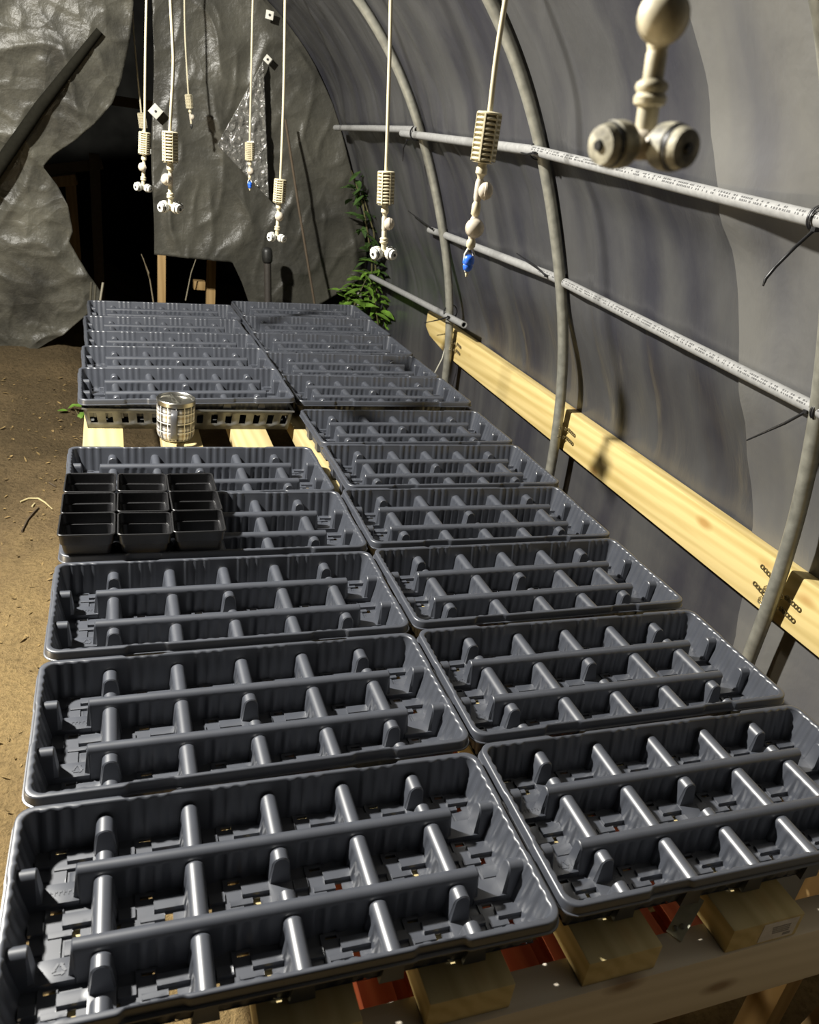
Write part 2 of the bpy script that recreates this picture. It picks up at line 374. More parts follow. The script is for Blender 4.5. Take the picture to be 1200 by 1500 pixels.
def rail(name_pts, r, label, marks=None, mat='pvc'):
    root = empty('plastic_rail', name_pts[0], label, 'pipe', 'white plastic rails along the film wall')
    P = [Vector(p)-Vector(name_pts[0]) for p in name_pts]
    n = 16; b = MB()
    # hollow ends
    ins = [p for p in P]; b.tube(ins, r, n, cap=False)
    d0 = (P[1]-P[0]).normalized(); d1 = (P[-1]-P[-2]).normalized()
    def endcap(p, d):
        a = Vector((0,0,1)); u = d.cross(a).normalized(); w = d.cross(u)
        L = lambda q, rr: [q + (u*math.cos(2*PI*k/n)+w*math.sin(2*PI*k/n))*rr for k in range(n)]
        b.loft([L(p, r), L(p, r*.72), L(p-d*.03*1, r*.72)], True, False, True)
    endcap(P[0], -d0); endcap(P[-1], d1)
    b.build('pipe', M[mat], root, smooth=60)
    if marks:
        b = MB(); rnd = random.Random(marks[0]); s = marks[1]
        Ltot = (P[-1]-P[0]).length
        def at(s):
            a = s
            for i in range(len(P)-1):
                l = (P[i+1]-P[i]).length
                if a <= l: return P[i] + (P[i+1]-P[i])*(a/l), (P[i+1]-P[i]).normalized()
                a -= l
            return P[-1], d1
        while s < min(marks[2], Ltot-.02):
            w = rnd.choice([.002, .003, .004]); g = rnd.choice([.0015, .0015, .003, .009])
            for row in (0, 1):
                if rnd.random() < .2: continue
                (p, d) = at(s); side = Vector((-.78, 0, .62)).normalized() if row == 0 else Vector((-.97, 0, .22)).normalized()
                up = d.cross(side).normalized(); c = p + side*(r*1.006)
                h = .0016
                b.add([c-up*h, c+d*w-up*h, c+d*w+up*h, c+up*h], [(0,1,2,3)])
            s += w+g
        b.build('printed_lettering', M['print'], root, smooth=0)
    return root
e1 = on_axis(1200, 325, 0, 1.065)
rail([(1.066, 3.20, .737), (1.064, 2.6, .755), (1.064, 2.10, .768)], .0115, 'far upper plastic rail piece ending open just past the third hoop')
rail([(1.062, 2.24, .752), (1.064, 1.25, .754), (1.064, .36, .716), (1.064, -.7, .68)], .0118, 'upper white plastic rail with printed lettering high on the right wall', (3, 1.0, 2.1))
rail([(1.222, 2.27, .447), (1.219, 2.12, .452), (1.217, 1.3, .462), (1.220, .36, .426), (1.22, -.5, .385)], .0118, 'middle plastic rail with printed lettering halfway up the film wall', (4, .9, 2.0))
rail([tuple(on_axis(526, 396, 0, 1.282)), tuple(on_axis(600, 434, 0, 1.277)), tuple(on_axis(680, 476, 0, 1.272))], .0118, 'short lower plastic rail sloping to the tip of the pine board')

# pine board (plank) along the wall
px0, px1, pz0, pz1 = 1.327, 1.364, -.022, .098
b = MB(); ys = [-1.2, 2.16, 2.36, 2.43, 2.43]
out = [(-1.2, pz0-.012), (2.17, .004), (2.385, .03), (2.44, .055), (2.44, .118), (-1.2, pz1-.014)]
b.loft([[(px0, y, z) for y, z in out], [(px1, y, z) for y, z in out]], True, True, True)
tag(b.build('pine_board', M['pine'], bevel=.004, smooth=50), 'long pale yellow pine board fixed along the film wall behind the hoops', 'board')

# steel perforated straps round hoop and board
def strap(y, z, lab, dz=.0):
    b = MB(); hx = float(np.interp(z, _pz, _px)); pts = []
    for k in range(6): pts.append((px0-.002, y+.062-.0095*k+.0, z+.006*(3-k)*.35+dz))
    for k in range(7):
        a = PI*.5 - PI*k/6; pts.append((hx-.0165*math.cos(a), y+.0165*math.sin(a), z))
    for k in range(6): pts.append((px0-.002, y-.017-.0085*k, z-.001*k))
    for i in range(len(pts)-1):
        p, q = Vector(pts[i]), Vector(pts[i+1]); c = (p+q)/2
        if 6 <= i <= 11: b.tube([p, q], .0014, 6); b.tube([p+Vector((0,0,.005)), q+Vector((0,0,.005))], .0012, 6)
        else:
            b.torus(c, (1,0,0), .0042, .0013, 12, 6)
    tag(b.build('pipe_strap', M['strap'], smooth=60), lab, 'strap', 'perforated steel straps holding hoops to the board')
strap(.383, .045, 'upper perforated steel strap holding the nearest hoop to the pine board', .018)
strap(.386, .018, 'lower perforated steel strap holding the nearest hoop to the pine board', .004)
strap(1.25, .060, 'upper small strap on the middle hoop at the pine board', .006)
strap(1.25, .035, 'lower small strap on the middle hoop at the pine board', .003)
strap(2.11, .075, 'upper small strap on the far hoop near the board tip', .003)
strap(2.11, .050, 'lower small strap on the far hoop near the board tip', .003)

# black cable ties
def tie(c, axis, rad, tail, lab):
    b = MB(); b.torus(c, axis, rad, .0018, 20, 6)
    b.torus(Vector(c)+Vector(axis)*.004, axis, rad, .0016, 20, 6)
    h = Vector(tail[0]); b.box(-.004, .004, -.004, .004, -.003, .003, Matrix.Translation(h))
    b.tube(tail, [.0026]*(len(tail)-1)+[.0014], 6)
    tag(b.build('cable_tie', M['tie'], smooth=60), lab, 'cable tie', 'black cable ties on the rails')
def P(px, py, x): return on_axis(px, py, 0, x)
tie((1.068, 2.11, .758), (0,1,0), .022, [P(597,205,1.045), P(591,217,1.045), P(590,236,1.05)], 'black cable tie with hanging tail where far hoop meets upper rail')
tie((1.075, 1.25, .754), (0,1,0), .019, [P(783,224,1.045), P(772,226,1.05), P(760,222,1.06)], 'black cable tie where the middle hoop meets the upper rail')
tie((1.066, .335, .716), (0,1,0), .017, [P(1194,336,1.045), P(1165,362,1.03), P(1136,391,1.01), P(1122,408,1.0), P(1118,419,1.0)], 'black cable tie with thick curved tail on upper rail at right')
tie((1.226, 2.11, .452), (0,1,0), .018, [P(633,335,1.20), P(618,324,1.20), P(598,309,1.20)], 'black cable tie with tail pointing up left on far end of middle rail')
tie((1.228, 1.25, .460), (0,1,0), .018, [P(800,404,1.20), P(785,390,1.19), P(757,371,1.19)], 'black cable tie on middle rail at the middle hoop, tail pointing left')
tie((1.222, .352, .426), (0,1,0), .017, [P(1181,603,1.21), P(1150,620,1.19), P(1094,645,1.18)], 'black cable tie on middle rail at nearest hoop with long thin tail')
tie((1.287, 2.11, .186), (0,1,0), .026, [P(657,464,1.255), P(645,468,1.25), P(622,473,1.25)], 'black cable tie binding lower rail to the far hoop above the board')

# ------------------------------------------------------------------ seedling trays
H = .058                      # rim height over the base
PX, PY = .0950, .087           # cell pitch
def rrect(hx, hy, r, nx=230, ny=104, nc=6):
    """closed loop of (x, y, nx, ny, side) counter-clockwise"""
    L = []
    for i in range(nx): L.append((-hx+r+(2*hx-2*r)*i/nx, -hy, 0, -1, 0))
    for i in range(nc): a = -PI/2+PI/2*i/nc; L.append((hx-r+r*math.cos(a), -hy+r+r*math.sin(a), math.cos(a), math.sin(a), 4))
    for i in range(ny): L.append((hx, -hy+r+(2*hy-2*r)*i/ny, 1, 0, 1))
    for i in range(nc): a = PI/2*i/nc; L.append((hx-r+r*math.cos(a), hy-r+r*math.sin(a), math.cos(a), math.sin(a), 4))
    for i in range(nx): L.append((hx-r-(2*hx-2*r)*i/nx, hy, 0, 1, 2))
    for i in range(nc): a = PI/2+PI/2*i/nc; L.append((-hx+r+r*math.cos(a), hy-r+r*math.sin(a), math.cos(a), math.sin(a), 4))
    for i in range(ny): L.append((-hx, hy-r-(2*hy-2*r)*i/ny, -1, 0, 3))
    for i in range(nc): a = PI+PI/2*i/nc; L.append((-hx+r+r*math.cos(a), -hy+r+r*math.sin(a), math.cos(a), math.sin(a), 4))
    return L
def flute(d, half=.027, per=.0172, amp=.0015):
    if abs(d) > half: return 0.0
    return -amp*(.5+.5*math.tanh(2.6*math.cos(2*PI*d/per)))
def cell_d(v, pitch, odd):
    if odd: return v - pitch*round(v/pitch)
    return v - pitch*(math.floor(v/pitch)+.5)
def wall_off(p):
    x, y, nx_, ny_, s = p
    if s in (0, 2): return flute(cell_d(x, PX, False))
    if s in (1, 3): return flute(cell_d(y, PY, True), .034)
    return 0.0
IN = rrect(.2765, .1245, .016)
offs = [wall_off(p) for p in IN]
def loop_at(z, inset, k=1.0):
    return [Vector((x-nx_*(inset-o*k), y-ny_*(inset-o*k), z)) for (x, y, nx_, ny_, s), o in zip(IN, offs)]
def tray_meshes():
    me = {}
    b = MB(); b.loft([loop_at(H-.002, 0), loop_at(H-.03, .0053), loop_at(.002, .0104)])
    me['wall'] = b.mesh('wall', M['tray'], weld=False, smooth=50)
    OUT = rrect(.2845, .1325, .020)
    def recess(p):
        x, y, a, c, s = p
        if s in (0, 2):
            f = x/.569+.5
            def bx(l, h): return .5*(math.tanh((f-l)/.004)-math.tanh((f-h)/.004))
            return .0045*bx(.2, .3)+.0045*bx(.7, .8)+.0018*bx(.3, .7)
        if s in (1, 3):
            f = y/.265+.5
            def bx(l, h): return .5*(math.tanh((f-l)/.008)-math.tanh((f-h)/.008))
            return .0015*bx(.35, .65)
        return 0
    rec = [recess(p) for p in OUT]
    def ol(z, d, k=1): return [Vector((x+a*(d-r*k), y+c*(d-r*k), z)) for (x, y, a, c, s), r in zip(OUT, rec)]
    b = MB(); b.loft([loop_at(H-.0026, .0003), loop_at(H-.0006, -.0006), loop_at(H, -.0018, .6), ol(H, -.0022), ol(H-.0007, -.0006), ol(H-.0028, 0), ol(H-.0125, .0010), ol(H-.013, .0028, .5), ol(H-.0145, .0030, .5)])
    me['rim'] = b.mesh('rim', M['tray'], weld=False, smooth=60)
    # rounded-top partition
    def prof(hb, ht, ztop, flu=0.0):
        zc = ztop-ht; P_ = [(-hb+flu*.8, .002), (-(hb+ht)/2+flu, (.002+zc)/2), (-ht+flu*.35, zc)]
        for k in range(1, 10):
            a = PI-PI*k/10; P_.append((ht*math.cos(a), zc+ht*math.sin(a)))
        P_ += [(ht-flu*.35, zc), ((hb+ht)/2-flu, (.002+zc)/2), (hb-flu*.8, .002)]
        return P_
    def ridge(x0, x1, hb, ht, ztop, n, flu_fn, round0=True, round1=True, axis='X', droop=None):
        b = MB(); loops = []; st = []
        for i in range(n+1): st.append((x0+(x1-x0)*i/n, 1.0))
        if round0: st = [(x0-.0012, .80), (x0-.0004, .93)] + st
        if round1: st = st + [(x1+.0004, .93), (x1+.0012, .80)]
        for s, k in st:
            zt = ztop - (0 if droop is None else .005*min(1, max(0, (s-droop+.004)/.005))**2)
            P_ = prof(hb*(.5+.5*k), ht*k, zt-(1-k)*.006, flu_fn(s))
            loops.append([Vector((s, u, z)) if axis == 'X' else Vector((u, s, z)) for u, z in P_])
        # draft on free ends
        if round0:
            for p in loops[0]:
                d = (ztop-p.z)*.10
                if axis == 'X': p.x -= d
                else: p.y -= d
        if round1:
            for p in loops[-1]:
                d = (ztop-p.z)*.10
                if axis == 'X': p.x += d
                else: p.y += d
        b.loft(loops, False, False, False)
        n0 = len(loops[0]); o0 = 0; o1 = (len(loops)-1)*n0
        b.f.append(tuple(range(o0, o0+n0))[::-1]); b.f.append(tuple(range(o1, o1+n0)))
        return b
    f0 = lambda s: 0.0
    fx = lambda s: -flute(cell_d(s, PX, False), .027, .0172, .0028)
    ZT = H-.0095; ZR = H-.0148; RB, RF = .0475, -.0430       # the two long partitions, back and front
    me['divider'] = ridge(-.2165, .2165, .0128, .0088, ZT, 200, fx).mesh('divider', M['tray'], smooth=45)
    me['stub_l'] = ridge(-.2755, -.2575, .0125, .0090, ZT+.002, 4, f0, False, True).mesh('divider_stub', M['tray'], smooth=45)
    me['stub_r'] = ridge(.2575, .2755, .0125, .0090, ZT+.002, 4, f0, True, False).mesh('divider_stub', M['tray'], smooth=45)
    fy = lambda s: -flute(cell_d(s, PY, True), .03, .0172, .0016)
    for k, (a, c) in enumerate([(-.1225, RF), (RF, RB), (RB, .1235)]):
        dp = c-.0105 if k < 2 else .1205
        fr = lambda s, a=a, c=c: -flute(s-(a+c)/2, .028, .0172, .0030)
        me['rib%d' % k] = ridge(a, c, .0138, .0102, ZR, 60, fr, False, False, 'Y', droop=dp).mesh('cross_rib', M['tray'], smooth=45)
        lo = a + (.0 if k == 0 else .0); hi = c
        me['back%d' % k] = ridge(hi-.0275, hi, .0138, .0102, ZR, 26, f0, True, False, 'Y', droop=dp).mesh('rib_stub', M['tray'], smooth=45)
        me['nub%d' % k] = ridge(lo, lo+.0235, .0135, .0098, ZR-.004, 6, f0, False, True, 'Y').mesh('rib_nub', M['tray'], smooth=45)
    # stepped, slotted floor
    b = MB(); Z0 = .002
    xs_c = [-.2668] + [PX*(k-2) for k in range(5)] + [.2668]; ys_c = [-.1148, RF, RB, .1148]
    rects = [(-.45, .10, -.92, .95, .0022), (-.92, -.45, .05, .42, .0050), (-.80, -.45, -.62, -.30, .0032), (.10, 1.0, .18, .60, .0058), (.22, 1.0, -.80, -.34, .0036), (-.30, .40, -.15, .06, .0036)]
    holes = [(.42, .66, -.16, .10), (-.30, .06, .70, .84), (-.97, -.86, -.30, .0), (.55, .75, -.97, -.86)]
    for ci in range(6):
        for ri in range(3):
            xa, xb, ya, yb = xs_c[ci], xs_c[ci+1], ys_c[ri], ys_c[ri+1]
            ix0 = .0 if ci == 0 else .012; ix1 = .0 if ci == 5 else .012; iy0 = 0 if ri == 0 else .011; iy1 = 0 if ri == 2 else .011
            ux = lambda u: (xa+ix0+xb-ix1)/2 + u*(xb-ix1-xa-ix0)/2
            vy = lambda v: (ya+iy0+yb-iy1)/2 + v*(yb-iy1-ya-iy0)/2
            rc = [(ux(r[0]), ux(r[1]), vy(r[2]), vy(r[3]), r[4]) for r in rects]
            hl = [(ux(r[0]), ux(r[1]), vy(r[2]), vy(r[3])) for r in holes]
            bx = sorted({round(v, 6) for v in [xa, xb] + [v for r in rc+hl for v in r[:2]]}); by = sorted({round(v, 6) for v in [ya, yb] + [v for r in rc+hl for v in r[2:4]]})
            G = {}
            for i in range(len(bx)-1):
                for j in range(len(by)-1):
                    cx, cy = (bx[i]+bx[i+1])/2, (by[j]+by[j+1])/2; h = Z0
                    for r in rc:
                        if r[0] < cx < r[1] and r[2] < cy < r[3]: h = max(h, Z0+r[4])
                    if any(q[0] < cx < q[1] and q[2] < cy < q[3] for q in hl): h = None
                    G[i, j] = h
            for (i, j), h in G.items():
                if h is not None: b.add([(bx[i], by[j], h), (bx[i+1], by[j], h), (bx[i+1], by[j+1], h), (bx[i], by[j+1], h)], [(0,1,2,3)])
                for (di, dj) in ((1, 0), (0, 1)):
                    g = G.get((i+di, j+dj), 'x')
                    if g == 'x' or g == h: continue
                    za = h if h is not None else Z0-.002; zb = g if g is not None else Z0-.002
                    if di: q = [(bx[i+1], by[j], za), (bx[i+1], by[j+1], za), (bx[i+1], by[j+1], zb), (bx[i+1], by[j], zb)]
                    else: q = [(bx[i], by[j+1], za), (bx[i+1], by[j+1], za), (bx[i+1], by[j+1], zb), (bx[i], by[j+1], zb)]
                    b.add(q, [(0,1,2,3)])
    # saddles in the notches of dividers and ribs
    for sgn in (-1, 1):
        for yy in (RF, RB):
            xa, xb = sorted((sgn*.2165, sgn*.2585))
            b.box(xa-.001, xb+.001, yy-.0128, yy+.0128, .0015, .0105)
    for (cx, k) in ((-2*PX, 0), (2*PX, 0), (0, 1), (-2*PX, 2), (2*PX, 2)):
        a, c = [(-.1225, RF), (RF, RB), (RB, .1225)][k]
        b.box(cx-.0134, cx+.0134, a+.018, c-.022, .0015, .0085)
    me['base'] = b.mesh('base', M['tray'], smooth=30, bevel=.0007)
    # moulded recycling triangle on the left-hand saddles
    b = MB(); c0 = Vector((-.2405+.010, RF, .0106)); rr = .0085
    T = [c0 + Vector((rr*math.cos(PI/2+2*PI*k/3), rr*math.sin(PI/2+2*PI*k/3), 0)) for k in range(3)]
    for k in range(3):
        p, q = T[k], T[(k+1) % 3]; d = (q-p).normalized(); n_ = Vector((-d.y, d.x, 0)); L = (q-p).length
        s = p+d*L*.16; e = p+d*L*.66
        for (A, B_, w0, w1) in ((s, e, .0012, .0012), (e, p+d*L*.88, .0026, .0002)):
            v = [A+n_*w0, A-n_*w0, B_-n_*w1, B_+n_*w1]; v += [x+Vector((0,0,.0006)) for x in v]
            b.add(v, [(0,1,2,3),(4,7,6,5),(0,4,5,1),(1,5,6,2),(2,6,7,3),(3,7,4,0)])
    rnd = random.Random(3)
    for yy, n_, xs in ((RB, 7, -.250), (RF, 2, -.2525)):      # small worn moulded characters
        for k in range(n_):
            x = xs + k*.0046
            b.box(x, x+.0007, yy-.003, yy+.003, .0102, .0111); b.box(x, x+.0028, yy+rnd.choice([-.003, 0, .0024]), yy+rnd.choice([.0006]), .0102, .0111)
    mk = b.mesh('moulded_mark', M['tray'], smooth=0)
    bm = bmesh.new(); bm.from_mesh(me['base']); bm.from_mesh(mk); bm.to_mesh(me['base']); bm.free(); bpy.data.meshes.remove(mk)
    me['base'].set_sharp_from_angle(angle=R(30))
    me['RB'], me['RF'] = RB, RF
    return me
TM = tray_meshes()
def make_tray():
    root = empty('seedling_tray', (0,0,0), None, 'tray', 'plastic pot carrying trays laid out on the bench')
    part('rim', TM['rim'], root); part('wall', TM['wall'], root); part('base', TM['base'], root)
    for yy in (TM['RF'], TM['RB']):
        part('divider', TM['divider'], root, (0, yy, 0)); part('divider_stub', TM['stub_l'], root, (0, yy, 0)); part('divider_stub', TM['stub_r'], root, (0, yy, 0))
    notch = {(-2, 0), (2, 0), (0, 1), (-2, 2), (2, 2)}
    for i in range(-2, 3):
        for k in range(3):
            if (i, k) in notch:
                part('rib_stub', TM['back%d' % k], root, (i*PX, 0, 0)); part('rib_nub', TM['nub%d' % k], root, (i*PX, 0, 0))
            else: part('cross_rib', TM['rib%d' % k], root, (i*PX, 0, 0))
    return root
# x, y, rim z, yaw, roll, label
L_, R_ = 'left row', 'right row'
TR = [
 (.285, .000, 0, -1.0, 0, 'dark grey plastic tray at the very front of the left row'),
 (.293, .280, 0, -.1, 0, 'second dark grey plastic tray from the front in the left row'),
 (.2987, .5617, 0, -.3, 0, 'third dark grey tray of the left row, in front of the black pots'),
 (.305, .8448, 0, -.5, 0, 'dark grey tray in the left row holding nine black pots'),
 (.3014, 1.1045, 0, .7, 0, 'dark grey tray just behind the black pots and before the mug gap'),
 (.312, 1.636, .035, 1.6, 1.6, 'dark grey tray nested in the perforated crate behind the plaid mug'),
 (.314, 1.905, .026, 2.2, 1.4, 'dark grey tray in the left row, first one behind the crate tray'),
 (.316, 2.172, .006, 2.5, 1.2, 'partly hidden dark grey tray second behind the crate tray, left row'),
 (.306, 2.438, -.004, 2.5, 1.4, 'dark grey tray jutting out left, second from the far end of left row'),
 (.313, 2.706, -.006, 2.5, 1.4, 'dark grey tray at the far end of the left row by the opening'),
 (.8628, .003, 0, -.7, 0, 'dark grey plastic tray at the very front of the right row'),
 (.8702, .283, 0, -.4, 0, 'second dark grey tray from the front in the right row'),
 (.8779, .570, 0, .4, 0, 'third dark grey tray from the front in the right row'),
 (.8838, .851, 0, -.4, 0, 'fourth dark grey tray from the front in the right row, beside pots tray'),
 (.905, 1.130, 0, .4, 0, 'fifth dark grey tray from the front in the right row'),
 (.904, 1.408, 0, 1.4, .3, 'sixth dark grey tray in the right row, level with the plaid mug'),
 (.905, 1.722, .008, 1.4, .5, 'seventh dark grey tray in the right row, beside the crate tray'),
 (.896, 1.995, .006, 1.8, .8, 'eighth dark grey tray in right row, beside the far hoop foot'),
 (.896, 2.272, .006, 2.0, 1.2, 'ninth dark grey tray from the front in the right row'),
 (.894, 2.548, .006, 2.2, 1.4, 'tenth dark grey tray in right row, second from its far end'),
 (.893, 2.822, .006, 2.4, 1.5, 'dark grey tray at the far end of the right row by green plant'),
]
proto = None
PITCH_ = {5: 1.8, 6: 1.3, 7: .8}
for i, (x, y, z, yaw, roll, lab) in enumerate(TR):
    t = make_tray() if proto is None else copy_tree(proto)
    proto = proto or t
    t.location = (x, y, z-H); t.rotation_euler = (R(PITCH_.get(i, 0)), R(-roll), R(yaw)); t['label'] = lab

# ------------------------------------------------------------------ bench under the trays
ST, SB = -.0605, -.101
BENCH = empty('potting_bench', (.6, 1.35, GZ), 'long pine bench of slats on beams carrying all the plastic trays', 'bench')
BO = Vector(BENCH.location)
def board(name, x0, x1, y0, y1, z0, z1, mat, rot=0):
    b = MB().box(-(x1-x0)/2, (x1-x0)/2, -(y1-y0)/2, (y1-y0)/2, 0, z1-z0)
    o = b.build(name, mat, BENCH, bevel=.0025, smooth=50); o.location = Vector(((x0+x1)/2, (y0+y1)/2, z0))-BO; o.rotation_euler = (0, 0, rot)
    return o
SL = [(.039, .137), (.232, .334), (.420, .520), (.603, .703), (.803, .915), (1.05, 1.15)]
for i, (a, c) in enumerate(SL):
    y0 = [-.150, -.154, -.156, -.156, -.161, -.156][i]
    b = MB(); hw = (c-a)/2; yc = (y0+2.84)/2; th = ST-SB
    b.loft([[(-hw, y-yc, dz), (hw, y-yc, dz), (hw, y-yc, th+dz), (-hw, y-yc, th+dz)] for y, dz in ((y0, 0), (1.55, 0), (2.2, -.006), (2.84, -.012))], True, True, True)
    o = b.build('slat', M['pineS'], BENCH, bevel=.0025, smooth=50); o.location = Vector(((a+c)/2, yc, SB))-BO; o.rotation_euler = (0, 0, R([.2, .2, -.35, 0, 0, 0][i]))
    if i == 4:
        b = MB(); yy = -(2.84-y0)/2-.0006; b.box(-.008, .048, yy, yy+.0012, .005, .037)
        s = b.build('sticker', M['sticker'], o, smooth=0); tag(s, 'white paper sticker')
        b = MB(); rnd = random.Random(5)
        for r_ in range(4):
            x = .008+.001*r_
            while x < .036:
                w = rnd.uniform(.001, .003); b.box(x, min(x+w, .037), yy-.0003, yy, .027-r_*.0036, .0292-r_*.0036); x += w+.0007
        b.box(.030, .042, yy-.0003, yy, .009, .0135)
        tag(b.build('printing', M['ink'], o, smooth=0), 'grey printing on the sticker')
for (x0_, x1_, y0_, y1_) in ((-.04, 1.25, -.163, -.118), (.03, 1.22, 1.30, 1.345), (.05, 1.20, 2.75, 2.795)): board('beam', x0_, x1_, y0_, y1_, -.208, SB-(.012 if y0_ > 2 else 0), M['pineX'])
for (x, y) in ((.0, -.116), (1.035, -.116), (.04, 1.346), (1.12, 1.346), (.06, 2.704), (1.10, 2.704)):
    board('leg', x, x+(.032 if x == 1.035 else .07), y, y+.045, GZ-.02, -.102, M['pineZ'])
o = board('brace', -.02, .02, -.03, .03, 0, .5, M['pineZ']); o.location = on_axis(1186, 1520, 1, -.125)+Vector((.012, 0, -.08))-BO; o.rotation_euler = (0, R(24), 0)

# perforated steel bracket behind the front beam
p0 = on_axis(987, 1372, 2, -.100); p1 = on_axis(1021, 1312, 2, -.066)
d = (p1-p0).normalized(); s = d.cross(Vector((0,0,1))).normalized(); nn = s.cross(d)
b = MB(); w = .010
v = [p0-s*w, p0+s*w, p1+s*w, p1-s*w]; v += [q+nn*.0015 for q in v]
b.add(v, [(0,1,2,3),(4,7,6,5),(0,4,5,1),(1,5,6,2),(2,6,7,3),(3,7,4,0)])
br = b.build('metal_bracket', plain('bracket_zinc', (.52, .52, .40), .45, .1), smooth=0); tag(br, 'narrow steel strip bracket behind the front beam of the bench', 'bracket')
b = MB()
for t_ in (.16, .28):
    c = p0+d*((p1-p0).length*t_)+nn*.0016+s*(.003 if t_ > .2 else -.003)
    Mx = Matrix.Translation(c) @ nn.to_track_quat('Z', 'Y').to_matrix().to_4x4(); b.lathe([(.0034, 0), (.0034, .001), (.002, .002)], 12, Mx)
b.build('screw', M['galv'], br)

# red slatted crate on the ground below the bench
root = empty('red_crate', (.72, .30, GZ), 'red painted slatted crate on the ground under the bench', 'crate')
for k in range(9):
    x = -.30+.075*k
    MB().box(x, x+.05, -.32, .32, .20, .222).build('slat', M['redwood'], root, bevel=.002)
for y in (-.25, .25): MB().box(-.30, .35, y-.02, y+.02, .17, .20).build('batten', M['redwood'], root, bevel=.002)
for x in (-.28, .31):
    for y in (-.25, .25): MB().box(x-.02, x+.02, y-.02, y+.02, -.02, .17).build('post', M['redwood'], root, bevel=.002)

# ------------------------------------------------------------------ perforated crate under tray six
root = empty('perforated_crate', (.311, 1.778, ST), 'grey perforated plastic crate on the slats beneath a tray behind mug', 'crate', rot=(0, 0, R(1.2)))
hx, hy, ch = .2665, .262, .060
def crate_side(L, flip):
    """wall with window holes; local u along, z up; leaning outwards"""
    n = int(round(L/.0375)); b = MB(); p = L/n
    us = [-L/2]; win = []
    for k in range(n):
        c = -L/2+p*(k+.5); us += [c-.0085, c+.0085]; win.append((c-.0085, c+.0085))
    us.append(L/2); zs = [0, .018, .046, ch]
    for i in range(len(us)-1):
        for j in range(3):
            if j == 1 and any(abs(us[i]-w[0]) < 1e-6 for w in win): continue
            b.add([(us[i], 0, zs[j]), (us[i+1], 0, zs[j]), (us[i+1], 0, zs[j+1]), (us[i], 0, zs[j+1])], [(0,1,2,3)])
    out = []
    for (u, v, z) in b.v:
        lean = .010*z/ch; k = (u/(L/2))
        out.append((u+k*lean, -lean, z))
    b.v = out
    return b
for (L, rot, loc) in ((2*hx, 0, (0, -hy, 0)), (2*hx, PI, (0, hy, 0)), (2*hy, PI/2, (hx, 0, 0)), (2*hy, -PI/2, (-hx, 0, 0))):
    o = crate_side(L, 0).build('side_panel', M['crate'], root, smooth=30); o.location = loc; o.rotation_euler = (0, 0, rot); solid(o, .002)
b = MB(); b.box(-hx, hx, -hy, hy, 0, .0015); b.build('bottom', M['crate'], root)
b = MB(); e = .010; z = ch
for (x0_, x1_, y0_, y1_) in ((-hx-e-.004, hx+e+.004, -hy-e-.004, -hy-e+.004), (-hx-e-.004, hx+e+.004, hy+e-.004, hy+e+.004), (-hx-e-.004, -hx-e+.004, -hy-e, hy+e), (hx+e-.004, hx+e+.004, -hy-e, hy+e)):
    b.box(x0_, x1_, y0_, y1_, z-.004, z)
b.build('rim', M['crate'], root, weld=False)

# ------------------------------------------------------------------ nine black pots
def pot_meshes():
    sx, sy = 1.0, .925
    def L(h, r, z, n=7):
        out = []
        for (cx, cy, a0) in ((1, -1, -PI/2), (1, 1, 0), (-1, 1, PI/2), (-1, -1, PI)):
            for k in range(n+1):
                a = a0+PI/2*k/n; out.append(Vector(((cx*(h-r)+r*math.cos(a))*sx, (cy*(h-r)+r*math.sin(a))*sy, z*.93)))
        return out
    b = MB()
    b.loft([L(.030, .006, 0), L(.0325, .008, 0), L(.0336, .008, .002), L(.0418, .009, .072), L(.0440, .009, .0735), L(.0462, .009, .0965),
            L(.0450, .0085, .0965), L(.0434, .0085, .0750), L(.0392, .0085, .0742), L(.0325, .0075, .003), L(.030, .006, .002)], True, True, True)
    body = b.mesh('body', M['pot'], smooth=40)
    b = MB(); b.loft([L(.0462, .009, .0945), L(.0474, .009, .0945), L(.0480, .009, .0958), L(.0476, .009, .0974), L(.0462, .009, .0980), L(.0450, .0088, .0974), L(.0448, .0088, .0945)])
    rim = b.mesh('rim', M['pot'], smooth=60)
    return body, rim
pb, pr = pot_meshes()
rows = ['front', 'middle', 'back']; cols = ['left', 'middle', 'right']
for r_ in range(3):
    for c_ in range(3):
        lab = ('empty square black pot in the centre of the nine' if r_ == c_ == 1 else
               'empty square black pot, %s row, %s column of the nine' % (rows[r_], cols[c_]))
        rnd = random.Random(r_*3+c_)
        t = empty('plant_pot', (.067+.0972*c_+.0010*r_, .7560+.0895*r_, -.0475+rnd.uniform(-.001, .002)-.0005), lab, 'pot', 'black pots standing in a tray', (R(rnd.uniform(-.8, .8)), R(rnd.uniform(-.8, .8)), R(rnd.uniform(-1.2, 1.2)-.4)))
        part('body', pb, t); part('rim', pr, t)

# ------------------------------------------------------------------ plaid mug
root = empty('travel_mug', (.268, 1.447, ST), 'plaid patterned metal mug with grey handle standing on a slat', 'mug'); root.scale = (1, 1, 1.14)
r0 = .0485
MB().lathe([(.036, .003), (.0425, .004), (.0465, .010), (.0485, .018), (.0485, .086)], 48, None, True, False).build('body', M['plaid'], root, smooth=40)
MB().lathe([(.034, .003), (.034, 0), (.038, 0), (.0405, .0035)], 40, None, True, False).build('base_ring', M['steel'], root)
MB().lathe([(.0485, .086), (.0495, .087), (.0495, .0965), (.0480, .098), (.0465, .0965), (.0462, .088), (.0462, .080)], 48, None, False, False).build('rim_band', M['steel'], root)
b = MB().lathe([(.0462, .094), (.0455, .0955), (.043, .094), (.042, .0905), (.002, .0905), (.0005, .0905)], 48, None, False, True)
ld = b.build('lid', M['steel'], root)
b = MB().box(-.003, .003, -.040, .040, .0905, .0975); b.box(-.010, .010, -.012, .008, .0905, .0955)
